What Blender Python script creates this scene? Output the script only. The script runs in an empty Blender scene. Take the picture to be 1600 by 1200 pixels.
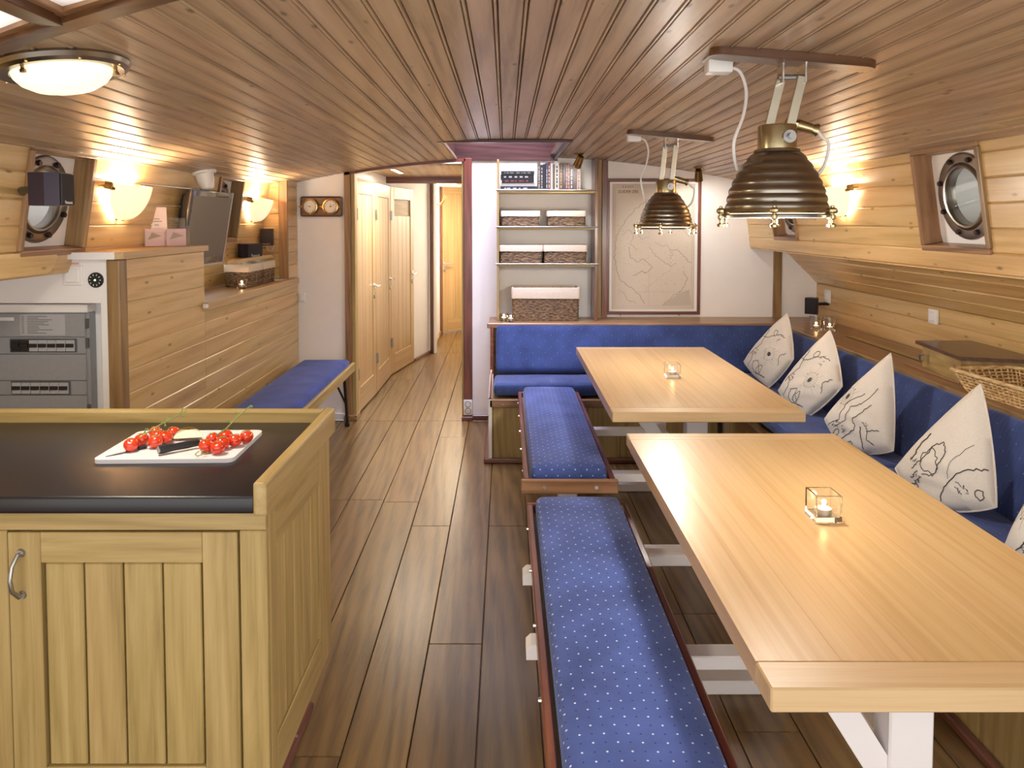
import bpy, bmesh, math, random
from mathutils import Matrix, Vector, Euler
random.seed(7)
SC = bpy.context.scene
COL = SC.collection
PI = math.pi

# ------------------------------------------------------------------ camera, world, lights, exposure
cam_d = bpy.data.cameras.new('camera')
cam_d.sensor_fit = 'HORIZONTAL'; cam_d.sensor_width = 36.0
cam_d.lens = 1150.0 / 1600.0 * 36.0
cam_d.shift_x = 10.0 / 1600.0
cam_d.shift_y = (395.2 - 600.0) / 1600.0
cam_d.clip_start = 0.02
cam = bpy.data.objects.new('camera', cam_d); COL.objects.link(cam)
cam.location = (0, 0, 1.5)
cam.rotation_euler = (math.radians(90 - 2.5), 0, 0)
SC.camera = cam
SC.view_settings.view_transform = 'Standard'
SC.view_settings.look = 'None'
SC.view_settings.gamma = 1.0
SC.view_settings.use_curve_mapping = False
SC.view_settings.exposure = 1.05

world = bpy.data.worlds.new('world'); SC.world = world
world.use_nodes = True
wn = world.node_tree.nodes
wn['Background'].inputs[0].default_value = (1.0, 0.985, 0.95, 1)
wn['Background'].inputs[1].default_value = 1.3

WARM = (1.0, 0.70, 0.40)
def lamp_light(name, kind, loc, power, color=WARM, size=0.05, rot=(0, 0, 0), parent=None, spot=None, size_y=None):
    d = bpy.data.lights.new(name, kind); d.energy = power; d.color = color
    if kind == 'AREA':
        d.size = size
        if size_y: d.shape = 'RECTANGLE'; d.size_y = size_y
    else: d.shadow_soft_size = size
    if kind == 'SPOT' and spot: d.spot_size = math.radians(spot); d.spot_blend = 0.6
    o = bpy.data.objects.new(name, d); COL.objects.link(o)
    put(o, parent, Matrix.LocRotScale(Vector(loc), Euler(rot), None))
    return o

# ------------------------------------------------------------------ object helpers
WM = {}
I4 = Matrix.Identity(4)
def put(o, parent, m):
    if parent is not None:
        o.parent = parent
        o.matrix_parent_inverse = WM[parent.name].inverted()
    o.matrix_basis = m
    WM[o.name] = m.copy()
def T(x, y, z): return Matrix.Translation((x, y, z))
def RX(a): return Matrix.Rotation(a, 4, 'X')
def RY(a): return Matrix.Rotation(a, 4, 'Y')
def RZ(a): return Matrix.Rotation(a, 4, 'Z')
def axes(o, x, y, z):
    x = Vector(x).normalized(); y = Vector(y).normalized(); z = Vector(z).normalized()
    return Matrix(((x.x, y.x, z.x, o[0]), (x.y, y.y, z.y, o[1]), (x.z, y.z, z.z, o[2]), (0, 0, 0, 1)))
def tag(o, label=None, cat=None, group=None, kind=None):
    if label: o['label'] = label
    if cat: o['category'] = cat
    if group: o['group'] = group
    if kind: o['kind'] = kind
    return o
def thing(name, label, cat, m=None, group=None, kind=None, parent=None):
    o = bpy.data.objects.new(name, None); COL.objects.link(o)
    o.empty_display_size = 0.05
    put(o, parent, m if m is not None else I4.copy())
    return tag(o, label, cat, group, kind)
def root(name, m=None, kind='structure', label=None):
    return thing(name, label, None, m, None, kind)
def copy_tree(src, m, label=None):
    def rec(o, parent):
        c = o.copy(); COL.objects.link(c)
        if parent is not None: c.parent = parent
        for ch in list(o.children): rec(ch, c)
        return c
    r = rec(src, None)
    r.matrix_basis = m; WM[r.name] = m.copy()
    if label: r['label'] = label
    return r

class B:
    """collects shapes, then build() makes ONE mesh object"""
    def __init__(s): s.v = []; s.f = []; s.m = []; s.mi = 0; s.X = I4
    def add(s, vs, fs):
        n = len(s.v)
        s.v += [s.X @ Vector(p) for p in vs]
        s.f += [[i + n for i in f] for f in fs]
        s.m += [s.mi] * len(fs)
        return s
    def box(s, a, b, bev=0.0, seg=1):
        x0, y0, z0 = (min(a[i], b[i]) for i in range(3)); x1, y1, z1 = (max(a[i], b[i]) for i in range(3))
        if bev <= 0:
            return s.add([(x0,y0,z0),(x1,y0,z0),(x1,y1,z0),(x0,y1,z0),(x0,y0,z1),(x1,y0,z1),(x1,y1,z1),(x0,y1,z1)],
                         [(0,3,2,1),(4,5,6,7),(0,1,5,4),(1,2,6,5),(2,3,7,6),(3,0,4,7)])
        bm = bmesh.new(); bmesh.ops.create_cube(bm, size=1)
        for v in bm.verts: v.co = Vector(((x0+x1)/2 + v.co.x*(x1-x0), (y0+y1)/2 + v.co.y*(y1-y0), (z0+z1)/2 + v.co.z*(z1-z0)))
        bmesh.ops.bevel(bm, geom=bm.edges[:], offset=min(bev, .49*min(x1-x0, y1-y0, z1-z0)), segments=seg, affect='EDGES', profile=.5)
        s.bm(bm); bm.free(); return s
    def bm(s, bm, X=I4):
        bm.verts.index_update()
        return s.add([X @ v.co for v in bm.verts], [[v.index for v in f.verts] for f in bm.faces])
    def cyl(s, p0, p1, r0, r1=None, n=14, caps=True):
        r1 = r0 if r1 is None else r1
        p0 = Vector(p0); p1 = Vector(p1); d = (p1 - p0).normalized()
        u = d.orthogonal().normalized(); w = d.cross(u)
        vs = []
        for p, r in ((p0, r0), (p1, r1)):
            for i in range(n):
                a = 2*PI*i/n; vs.append(p + (u*math.cos(a) + w*math.sin(a))*r)
        fs = [(i, (i+1) % n, n+(i+1) % n, n+i) for i in range(n)]
        if caps: fs += [tuple(reversed(range(n))), tuple(range(n, 2*n))]
        return s.add(vs, fs)
    def lathe(s, prof, n=32, X=I4):
        """profile of (r, z) points about local z"""
        vs = []; fs = []; k = len(prof)
        for i in range(n):
            a = 2*PI*i/n
            for r, z in prof: vs.append(X @ Vector((r*math.cos(a), r*math.sin(a), z)))
        for i in range(n):
            j = (i+1) % n
            for q in range(k-1): fs.append((i*k+q, j*k+q, j*k+q+1, i*k+q+1))
        if prof[0][0] > 1e-5 and prof[0] != prof[-1]: fs.append([i*k for i in range(n)][::-1])
        if prof[-1][0] > 1e-5 and prof[0] != prof[-1]: fs.append([i*k+k-1 for i in range(n)])
        return s.add(vs, fs)
    def tube(s, pts, r, n=8, closed=False, taper=None):
        pts = [Vector(p) for p in pts]; k = len(pts); vs = []; fs = []
        u = None
        for i, p in enumerate(pts):
            a = pts[(i-1) % k] if (closed or i > 0) else p
            b = pts[(i+1) % k] if (closed or i < k-1) else p
            d = (b - a).normalized()
            u = d.orthogonal().normalized() if u is None else (u - d*u.dot(d)).normalized()
            w = d.cross(u); rr = r if taper is None else r*(1 + (taper-1)*i/max(1, k-1))
            for q in range(n):
                an = 2*PI*q/n; vs.append(p + (u*math.cos(an) + w*math.sin(an))*rr)
        for i in range(k if closed else k-1):
            j = (i+1) % k
            for q in range(n): fs.append((i*n+q, i*n+(q+1) % n, j*n+(q+1) % n, j*n+q))
        if not closed: fs += [tuple(reversed(range(n))), tuple(range((k-1)*n, k*n))]
        return s.add(vs, fs)
    def prism(s, outline, h0, h1, X=I4):
        """outline in local xy, extruded along local z"""
        n = len(outline)
        vs = [X @ Vector((x, y, h0)) for x, y in outline] + [X @ Vector((x, y, h1)) for x, y in outline]
        fs = [tuple(reversed(range(n))), tuple(range(n, 2*n))] + [(i, (i+1) % n, n+(i+1) % n, n+i) for i in range(n)]
        return s.add(vs, fs)
    def ball(s, c, r, n=14, sc=(1, 1, 1)):
        k = n//2
        prof = [(r*math.sin(PI*i/k), -r*math.cos(PI*i/k)) for i in range(k+1)]
        prof[0] = (1e-6, -r); prof[-1] = (1e-6, r)
        return s.lathe(prof, n, Matrix.LocRotScale(Vector(c), None, Vector(sc)))
    def ribbon(s, pts, w, nrm=(0, 0, 1)):
        nrm = Vector(nrm); pts = [Vector(p) for p in pts]; vs = []; fs = []
        for i, p in enumerate(pts):
            d = (pts[min(i+1, len(pts)-1)] - pts[max(i-1, 0)])
            if d.length < 1e-9: d = Vector((1, 0, 0))
            q = nrm.cross(d.normalized()).normalized()*w/2
            vs += [p-q, p+q]
        for i in range(len(pts)-1): fs.append((2*i, 2*i+1, 2*i+3, 2*i+2))
        return s.add(vs, fs)
    def build(s, name, mat, parent=None, m=None, smooth=30, uv=False, center=True, kind=None, label=None, axis=None):
        """m = frame the shapes were given in (world when None)"""
        m = m if m is not None else I4
        lo = [min(v[i] for v in s.v) for i in range(3)]; hi = [max(v[i] for v in s.v) for i in range(3)]
        c = Vector([(lo[i]+hi[i])/2 for i in range(3)]) if center else Vector((0, 0, 0))
        me = bpy.data.meshes.new(name)
        me.from_pydata([tuple(v - c) for v in s.v], [], s.f)
        dims = [hi[i]-lo[i] for i in range(3)]
        ax = axis if axis is not None else dims.index(max(dims))
        for mm in (mat if isinstance(mat, (list, tuple)) else [mat]):
            me.materials.append(mm[ax] if isinstance(mm, dict) else mm)
        if any(s.m): me.polygons.foreach_set('material_index', s.m)
        if smooth:
            me.polygons.foreach_set('use_smooth', [True]*len(me.polygons))
            me.set_sharp_from_angle(angle=math.radians(smooth))
        if uv: box_uv(me)
        me.validate(); me.update()
        o = bpy.data.objects.new(name, me); COL.objects.link(o)
        put(o, parent, m @ Matrix.Translation(c))
        if kind: o['kind'] = kind
        if label: o['label'] = label
        return o
def box_uv(me):
    uvl = me.uv_layers.new(name='uv')
    for p in me.polygons:
        n = p.normal; a = max(range(3), key=lambda i: abs(n[i]))
        for li in p.loop_indices:
            co = me.vertices[me.loops[li].vertex_index].co
            uvl.data[li].uv = ((co.y, co.z), (co.x, co.z), (co.x, co.y))[a]
def obj_of(name, me, parent, m, label=None):
    o = bpy.data.objects.new(name, me); COL.objects.link(o); put(o, parent, m)
    if label: o['label'] = label
    return o
def box(name, a, b, mat, parent=None, bev=0.0, seg=1, m=None, **k):
    k.setdefault('smooth', 15)
    return B().box(a, b, bev, seg).build(name, mat, parent, m, **k)
def text_mesh(body, size, extrude=0.0003, align='CENTER'):
    cu = bpy.data.curves.new('lettering', 'FONT'); cu.body = body; cu.size = size; cu.extrude = extrude; cu.align_x = align; cu.align_y = 'CENTER'
    o = bpy.data.objects.new('lettering', cu); COL.objects.link(o)
    dg = bpy.context.evaluated_depsgraph_get()
    me = bpy.data.meshes.new_from_object(o.evaluated_get(dg))
    bpy.data.objects.remove(o); bpy.data.curves.remove(cu)
    return me
def lettering(body, size, mat, parent, m, name='lettering'):
    me = text_mesh(body, size); me.name = name; me.materials.clear(); me.materials.append(mat)
    return obj_of(name, me, parent, m)

# ------------------------------------------------------------------ materials
def lin(h):
    h = h.lstrip('#'); c = [int(h[i:i+2], 16)/255 for i in (0, 2, 4)]
    return tuple(((x/12.92) if x <= .04045 else ((x+.055)/1.055)**2.4) for x in c) + (1,)
def newmat(name):
    m = bpy.data.materials.new(name); m.use_nodes = True
    return m, m.node_tree.nodes, m.node_tree.links, m.node_tree.nodes['Principled BSDF']
def plain(name, col, rough=.5, metal=0.0, spec=None, coat=0.0, noise=0.0, nscale=60, bump=0.0, emit=None, estr=0.0, sheen=0.0):
    m, N, L, P = newmat(name)
    c = lin(col) if isinstance(col, str) else tuple(col) + (1,)
    P.inputs['Base Color'].default_value = c
    P.inputs['Roughness'].default_value = rough; P.inputs['Metallic'].default_value = metal
    P.inputs['Coat Weight'].default_value = coat
    if spec is not None: P.inputs['Specular IOR Level'].default_value = spec
    if sheen: P.inputs['Sheen Weight'].default_value = sheen
    if emit: P.inputs['Emission Color'].default_value = tuple(emit) + (1,); P.inputs['Emission Strength'].default_value = estr
    tc = N.new('ShaderNodeTexCoord'); nz = N.new('ShaderNodeTexNoise'); nz.inputs['Scale'].default_value = nscale; nz.inputs['Detail'].default_value = 4
    L.new(tc.outputs['Object'], nz.inputs['Vector'])
    if noise:
        mx = N.new('ShaderNodeMix'); mx.data_type = 'RGBA'; mx.blend_type = 'MULTIPLY'
        mp = N.new('ShaderNodeMapRange'); mp.inputs[1].default_value = .3; mp.inputs[2].default_value = .7; mp.inputs[3].default_value = 1-noise; mp.inputs[4].default_value = 1.0
        L.new(nz.outputs[0], mp.inputs[0]); mx.inputs[0].default_value = 1; mx.inputs[6].default_value = c
        L.new(mp.outputs[0], mx.inputs[7]); L.new(mx.outputs[2], P.inputs['Base Color'])
    if bump:
        bp = N.new('ShaderNodeBump'); bp.inputs['Strength'].default_value = bump; bp.inputs['Distance'].default_value = .002
        L.new(nz.outputs[0], bp.inputs['Height']); L.new(bp.outputs[0], P.inputs['Normal'])
    return m
def wood(name, dark, mid, light, rough=.35, coat=0.3, knots=0.0, along=1.1, across=16.0, vary=.25, bump=.15, hue=0.012, rings=.2, fine=.22):
    """three variants, grain along local x / y / z; the grain shifts from piece to piece"""
    out = {}
    for ax in range(3):
        m, N, L, P = newmat(name + '_' + 'xyz'[ax])
        tc = N.new('ShaderNodeTexCoord'); oi = N.new('ShaderNodeObjectInfo')
        rv = N.new('ShaderNodeVectorMath'); rv.operation = 'SCALE'; rv.inputs[0].default_value = (13.1, 7.7, 9.3)
        L.new(oi.outputs['Random'], rv.inputs['Scale'])
        ad = N.new('ShaderNodeVectorMath'); ad.operation = 'ADD'
        L.new(tc.outputs['Object'], ad.inputs[0]); L.new(rv.outputs[0], ad.inputs[1])
        mp = N.new('ShaderNodeMapping'); sc = [across]*3; sc[ax] = along; mp.inputs['Scale'].default_value = sc
        L.new(ad.outputs[0], mp.inputs[0])
        n1 = N.new('ShaderNodeTexNoise'); n1.inputs['Scale'].default_value = 1.0; n1.inputs['Detail'].default_value = 7; n1.inputs['Distortion'].default_value = .9; n1.inputs['Roughness'].default_value = .62
        L.new(mp.outputs[0], n1.inputs['Vector'])
        # fine fibres
        mp2 = N.new('ShaderNodeMapping'); sc2 = [across*9]*3; sc2[ax] = along*5; mp2.inputs['Scale'].default_value = sc2
        L.new(ad.outputs[0], mp2.inputs[0])
        n2 = N.new('ShaderNodeTexNoise'); n2.inputs['Scale'].default_value = 1.0; n2.inputs['Detail'].default_value = 3
        L.new(mp2.outputs[0], n2.inputs['Vector'])
        # rings
        wv = N.new('ShaderNodeTexWave'); wv.wave_type = 'BANDS'; wv.bands_direction = 'DIAGONAL'
        wv.inputs['Scale'].default_value = .55; wv.inputs['Distortion'].default_value = 9; wv.inputs['Detail'].default_value = 2; wv.inputs['Detail Scale'].default_value = .8
        L.new(mp.outputs[0], wv.inputs['Vector'])
        a1 = N.new('ShaderNodeMath'); a1.operation = 'MULTIPLY_ADD'; a1.inputs[1].default_value = rings
        L.new(wv.outputs['Fac'], a1.inputs[0]); L.new(n1.outputs[0], a1.inputs[2])
        a2 = N.new('ShaderNodeMath'); a2.operation = 'MULTIPLY_ADD'; a2.inputs[1].default_value = fine
        L.new(n2.outputs[0], a2.inputs[0]); L.new(a1.outputs[0], a2.inputs[2])
        rp = N.new('ShaderNodeValToRGB'); cr = rp.color_ramp
        cr.elements[0].position = .42; cr.elements[0].color = lin(dark)
        cr.elements[1].position = 1.0; cr.elements[1].color = lin(light)
        e = cr.elements.new(.68); e.color = lin(mid)
        L.new(a2.outputs[0], rp.inputs[0])
        col = rp.outputs[0]
        hs = N.new('ShaderNodeHueSaturation')
        mr = N.new('ShaderNodeMapRange'); mr.inputs[3].default_value = 1-vary; mr.inputs[4].default_value = 1+vary*.7
        L.new(oi.outputs['Random'], mr.inputs[0]); L.new(mr.outputs[0], hs.inputs['Value'])
        fr = N.new('ShaderNodeMath'); fr.operation = 'MULTIPLY'; fr.inputs[1].default_value = 17.31; L.new(oi.outputs['Random'], fr.inputs[0])
        f2 = N.new('ShaderNodeMath'); f2.operation = 'FRACT'; L.new(fr.outputs[0], f2.inputs[0])
        m3 = N.new('ShaderNodeMapRange'); m3.inputs[3].default_value = .5-hue; m3.inputs[4].default_value = .5+hue
        L.new(f2.outputs[0], m3.inputs[0]); L.new(m3.outputs[0], hs.inputs['Hue'])
        L.new(col, hs.inputs['Color']); col = hs.outputs[0]
        if knots:
            mk = N.new('ShaderNodeMapping'); sk = [15.0]*3; sk[ax] = 5.5; mk.inputs['Scale'].default_value = sk
            L.new(ad.outputs[0], mk.inputs[0])
            vo = N.new('ShaderNodeTexVoronoi'); vo.inputs['Scale'].default_value = 1.0; vo.inputs['Randomness'].default_value = 1
            L.new(mk.outputs[0], vo.inputs['Vector'])
            km = N.new('ShaderNodeMapRange'); km.inputs[1].default_value = .05*knots; km.inputs[2].default_value = .13*knots; km.inputs[3].default_value = .85; km.inputs[4].default_value = 0.0
            L.new(vo.outputs['Distance'], km.inputs[0])
            mx = N.new('ShaderNodeMix'); mx.data_type = 'RGBA'; mx.inputs[7].default_value = tuple(x*.42 for x in lin(dark)[:3]) + (1,)
            L.new(km.outputs[0], mx.inputs[0]); L.new(col, mx.inputs[6]); col = mx.outputs[2]
        L.new(col, P.inputs['Base Color'])
        P.inputs['Roughness'].default_value = rough
        P.inputs['Coat Weight'].default_value = coat; P.inputs['Coat Roughness'].default_value = .26
        bp = N.new('ShaderNodeBump'); bp.inputs['Strength'].default_value = bump; bp.inputs['Distance'].default_value = .0015
        L.new(a2.outputs[0], bp.inputs['Height']); L.new(bp.outputs[0], P.inputs['Normal'])
        out[ax] = m
    return out
def velour(name, base, dotcol, darkdot, px, py, r=.055, flip=False, ribs=0.0):
    m, N, L, P = newmat(name)
    tc = N.new('ShaderNodeTexCoord')
    def lattice(ox, oy, rad):
        mp = N.new('ShaderNodeMapping'); mp.inputs['Scale'].default_value = (1/px, 1/py, 1); mp.inputs['Location'].default_value = (ox, oy, 0)
        L.new(tc.outputs['UV'], mp.inputs[0])
        fr = N.new('ShaderNodeVectorMath'); fr.operation = 'FRACTION'; L.new(mp.outputs[0], fr.inputs[0])
        sb = N.new('ShaderNodeVectorMath'); sb.operation = 'SUBTRACT'; sb.inputs[1].default_value = (.5, .5, 0); L.new(fr.outputs[0], sb.inputs[0])
        ml = N.new('ShaderNodeVectorMath'); ml.operation = 'MULTIPLY'; ml.inputs[1].default_value = (1, py/px, 0); L.new(sb.outputs[0], ml.inputs[0])
        ln = N.new('ShaderNodeVectorMath'); ln.operation = 'LENGTH'; L.new(ml.outputs[0], ln.inputs[0])
        lt = N.new('ShaderNodeMath'); lt.operation = 'LESS_THAN'; lt.inputs[1].default_value = rad; L.new(ln.outputs['Value'], lt.inputs[0])
        return lt.outputs[0]
    def orr(a, b):
        mx = N.new('ShaderNodeMath'); mx.operation = 'MAXIMUM'; L.new(a, mx.inputs[0]); L.new(b, mx.inputs[1]); return mx.outputs[0]
    w = orr(lattice(0, 0, r), lattice(.5, .5, r))
    d = orr(lattice(.5, 0, r*.8), lattice(0, .5, r*.8))
    nz = N.new('ShaderNodeTexNoise'); nz.inputs['Scale'].default_value = 7; nz.inputs['Detail'].default_value = 6; L.new(tc.outputs['Object'], nz.inputs['Vector'])
    rp = N.new('ShaderNodeValToRGB'); b = lin(base)
    rp.color_ramp.elements[0].position = .32; rp.color_ramp.elements[0].color = tuple(x*.72 for x in b[:3]) + (1,)
    rp.color_ramp.elements[1].position = .68; rp.color_ramp.elements[1].color = tuple(min(1, x*1.22) for x in b[:3]) + (1,)
    L.new(nz.outputs[0], rp.inputs[0])
    m1 = N.new('ShaderNodeMix'); m1.data_type = 'RGBA'; L.new(d, m1.inputs[0]); L.new(rp.outputs[0], m1.inputs[6]); m1.inputs[7].default_value = lin(darkdot)
    m2 = N.new('ShaderNodeMix'); m2.data_type = 'RGBA'; L.new(w, m2.inputs[0]); L.new(m1.outputs[2], m2.inputs[6]); m2.inputs[7].default_value = lin(dotcol)
    L.new(m2.outputs[2], P.inputs['Base Color'])
    P.inputs['Roughness'].default_value = .85; P.inputs['Sheen Weight'].default_value = .35; P.inputs['Sheen Roughness'].default_value = .4
    P.inputs['Sheen Tint'].default_value = (.6, .65, 1, 1); P.inputs['Specular IOR Level'].default_value = .15
    n2 = N.new('ShaderNodeTexNoise'); n2.inputs['Scale'].default_value = 350; n2.inputs['Detail'].default_value = 2; L.new(tc.outputs['Object'], n2.inputs['Vector'])
    bp = N.new('ShaderNodeBump'); bp.inputs['Strength'].default_value = .35; bp.inputs['Distance'].default_value = .002
    L.new(n2.outputs[0], bp.inputs['Height']); nrm = bp.outputs[0]
    if ribs:
        wv = N.new('ShaderNodeTexWave'); wv.bands_direction = 'X'; wv.inputs['Scale'].default_value = ribs; L.new(tc.outputs['UV'], wv.inputs['Vector'])
        b2 = N.new('ShaderNodeBump'); b2.inputs['Strength'].default_value = .25; b2.inputs['Distance'].default_value = .003
        L.new(wv.outputs['Fac'], b2.inputs['Height']); L.new(nrm, b2.inputs['Normal']); nrm = b2.outputs[0]
    L.new(nrm, P.inputs['Normal'])
    return m
def woven(name, c1, c2, sc=90):
    m, N, L, P = newmat(name)
    tc = N.new('ShaderNodeTexCoord'); mp = N.new('ShaderNodeMapping'); mp.inputs['Scale'].default_value = (sc*.45, sc*.45, sc*2.2)
    L.new(tc.outputs['Object'], mp.inputs[0])
    nz = N.new('ShaderNodeTexNoise'); nz.inputs['Scale'].default_value = 1; nz.inputs['Detail'].default_value = 5; L.new(mp.outputs[0], nz.inputs['Vector'])
    rp = N.new('ShaderNodeValToRGB'); rp.color_ramp.elements[0].position = .38; rp.color_ramp.elements[0].color = lin(c1); rp.color_ramp.elements[1].position = .64; rp.color_ramp.elements[1].color = lin(c2)
    L.new(nz.outputs[0], rp.inputs[0]); L.new(rp.outputs[0], P.inputs['Base Color']); P.inputs['Roughness'].default_value = .8
    bp = N.new('ShaderNodeBump'); bp.inputs['Strength'].default_value = .5; bp.inputs['Distance'].default_value = .003; L.new(nz.outputs[0], bp.inputs['Height']); L.new(bp.outputs[0], P.inputs['Normal'])
    return m
def glass(name, tint=(1, 1, 1), rough=0.0):
    m, N, L, P = newmat(name)
    P.inputs['Base Color'].default_value = tint + (1,); P.inputs['Transmission Weight'].default_value = 1; P.inputs['Roughness'].default_value = rough; P.inputs['IOR'].default_value = 1.45
    return m
def pane(name, tint=(1, 1, 1), fac=.12):
    m, N, L, P = newmat(name)
    tr = N.new('ShaderNodeBsdfTransparent'); tr.inputs[0].default_value = tint + (1,)
    gl = N.new('ShaderNodeBsdfGlossy'); gl.inputs['Roughness'].default_value = .02
    mx = N.new('ShaderNodeMixShader'); mx.inputs[0].default_value = fac
    L.new(tr.outputs[0], mx.inputs[1]); L.new(gl.outputs[0], mx.inputs[2]); L.new(mx.outputs[0], N['Material Output'].inputs[0])
    return m
def lit(name, col, strength, base='#ffffff', rough=.3):
    return plain(name, base, rough, emit=col, estr=strength)

PINE_C = wood('ceiling_pine', '#8a7055', '#b3987a', '#c8b092', rough=.42, coat=.16, knots=1.0, vary=.09, along=.9, across=15, bump=.10, rings=.16, hue=.006)
PINE_W = wood('wall_pine', '#b8935a', '#d6b278', '#e2c693', rough=.32, coat=.35, knots=1.0, vary=.05, along=.9, across=15, bump=.08, rings=.14, hue=.005)
FLOOR_OAK = wood('floor_oak', '#40301a', '#694e2b', '#80633a', rough=.34, coat=.15, vary=.13, along=1.5, across=20, bump=.4, rings=.30, hue=.006, fine=.36)
OAK = wood('oak', '#867040', '#a38a55', '#b79e6a', rough=.45, coat=.05, vary=.05, along=1.4, across=24, bump=.25, rings=.14, hue=.004, fine=.32)
DOOR_OAK = wood('door_oak', '#ab8a58', '#c1a06d', '#ccae7d', rough=.32, coat=.4, vary=.03, along=.7, across=26, bump=.08, rings=.1, hue=.004)
BEECH = wood('beech', '#b08c5c', '#c09f70', '#c9ab80', rough=.34, coat=.2, vary=.02, along=.5, across=30, bump=.05, hue=.003, rings=.06)
BEECH_E = wood('beech_edge', '#b5956b', '#c4a67c', '#cdb28a', rough=.42, coat=.08, vary=.02, along=1, across=30, bump=.06, hue=.003, rings=.06)
MAHOG = wood('mahogany', '#4a2418', '#6d3a28', '#85503a', rough=.3, coat=.45, vary=.1, along=1.5, across=24)
TEAK = wood('teak', '#6d4f32', '#946f4a', '#a9875e', rough=.38, coat=.25, vary=.12, along=1.5, across=24)
MAHOG_D = wood('dark_mahogany', '#2c1614', '#452824', '#583832', rough=.35, coat=.3, vary=.05, along=1.5, across=24)
DARKTRIM = wood('dark_trim', '#3d2616', '#5a3a22', '#6d4a2d', rough=.3, coat=.4, vary=.1, along=1.5, across=24)
WHITE = plain('white_paint', '#f8f5f4', .55, noise=.03, nscale=8)
WHITE_CAB = plain('white_cabinet', '#f5f4f6', .4)
WHITE_GLOSS = plain('white_plastic', '#f0eeec', .3)
STEELWHITE = plain('white_steel', '#ece6e6', .35)
LAMINATE = plain('dark_laminate', '#1d191f', .32, noise=.35, nscale=400, bump=.08)
PBRASS = plain('pendant_brass', '#c2b48f', .26, metal=1.0, noise=.2, nscale=20)
BRASS = plain('brass', '#cdaa6c', .25, metal=1.0, noise=.2, nscale=20)
OLDBRASS = plain('aged_brass', '#9c8258', .28, metal=1.0, noise=.3, nscale=25)
BRONZE = plain('bronze_shade', '#9c948a', .28, metal=1.0, noise=.2, nscale=14)
STEEL = plain('steel', '#a9a9a9', .38, metal=1.0)
CHROME = plain('chrome', '#dddddd', .12, metal=1.0)
BLACKP = plain('black_plastic', '#1c1a1e', .45)
GRILLE = plain('speaker_grille', '#2c2428', .8, noise=.3, nscale=600, bump=.2)
GREYP = plain('grey_plastic', '#9a9ca2', .4, noise=.05)
GREYD = plain('grey_dark_plastic', '#55565c', .4)
VEL = velour('blue_velour', '#475894', '#d0d8ec', '#232d58', .048, .048, r=.047)
VEL_B = velour('blue_velour_back', '#3a4a7c', '#8c9ac0', '#2f3c68', .085, .085, r=.024, ribs=14)
LINEN = plain('linen', '#e4dcd2', .9, noise=.12, nscale=220, bump=.25, sheen=.2)
PRINT = plain('ink', '#4a4444', .9)
PRINT_L = plain('ink_pale', '#9a9288', .9)
LINER = plain('liner_cloth', '#e3d6c4', .9, noise=.1, nscale=120, bump=.2)
SEAGRASS = woven('seagrass', '#3f3226', '#a3876a')
WICKER = woven('wicker', '#b8925c', '#ecd0a0', 60)
CLEAR = glass('clear_glass')
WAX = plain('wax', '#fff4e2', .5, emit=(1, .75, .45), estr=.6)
TIN = plain('tealight_tin', '#cfcfd2', .3, metal=.9)
FLAME = lit('flame', (1, .62, .22), 14)
RED = plain('tomato_skin', '#d63a18', .16, coat=.5, noise=.15, nscale=40)
STEMG = plain('vine_green', '#7d8f4e', .6, noise=.2)
# ------------------------------------------------------------------ the room
def zc(x): return 1.975 - .066*(x - .12)**2            # ceiling height over x (cambered deck)
YF = 5.51                                            # bulkhead at the far end
def xr(z): return 1.836 - .154*(z - 1.3)             # upper right wall leans inwards
def xl(z): return -(1.75 - .154*(z - 1.3))
def board_mesh(L, w, t=.014, ch=.005):
    b = B()
    # length along x, face towards +y, width along z; chamfered long edges
    pr = [(-w/2, -t), (w/2, -t), (w/2, -ch), (w/2-ch, 0), (-w/2+ch, 0), (-w/2, -ch)]     # (z, y)
    b.add([(-L/2, y, z) for z, y in pr] + [(L/2, y, z) for z, y in pr],
          [(0,1,2,3,4,5), (11,10,9,8,7,6)] + [(i, 6+i, 6+(i+1) % 6, (i+1) % 6) for i in range(6)])
    return b
_bm = {}
def board(L, w, mat, parent, m, name='board', t=.014, ch=.005):
    key = (round(L, 3), round(w, 4), id(mat), t, ch)
    if key not in _bm:
        o = board_mesh(L, w, t, ch).build(name, mat, parent, m, center=False, axis=0); _bm[key] = o.data
        return o
    return obj_of(name, _bm[key], parent, m)

# floor: dark base and single oak planks
fl = box('floor', (-2.3, -.5, -.10), (2.5, YF+.05, -.022), DARKTRIM, kind='structure', smooth=0)
pw = .19
cols = [-.083 + pw*k for k in range(-9, 11)]
joints = {-3: [2.0, 3.87], -2: [3.56, 5.05], -1: [2.55], 0: [3.56], 1: [2.58, 4.2]}
for k, x0 in zip(range(-9, 11), cols):
    ys = joints.get(k, sorted(random.sample([1.4, 2.1, 2.75, 3.3, 3.9, 4.5], 2)))
    if -6 <= k <= 0: ys = [y for y in ys if y < 5.3]
    ed = [-.5] + ys + [YF-.05]
    for a, b in zip(ed, ed[1:]):
        bb = B().box((x0+.0015, a+.0012, -.022), (x0+pw-.0015, b-.0012, random.uniform(-.0006, 0)), .002)
        bb.build('plank', FLOOR_OAK, fl, axis=1)
# corridor floor
flc = box('floor_corridor', (-1.4, YF-.05, -.10), (.4, 10.6, -.022), DARKTRIM, kind='structure', smooth=0)
for k in range(-6, 2):
    x0 = -.083 + pw*k
    ed = [YF-.05] + sorted(random.sample([6.2, 6.9, 7.6, 8.3, 9.0], 2)) + [10.6]
    for a, b in zip(ed, ed[1:]):
        B().box((x0+.0015, a+.0012, -.022), (x0+pw-.0015, b-.0012, 0), .002).build('plank', FLOOR_OAK, flc, axis=1)

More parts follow.
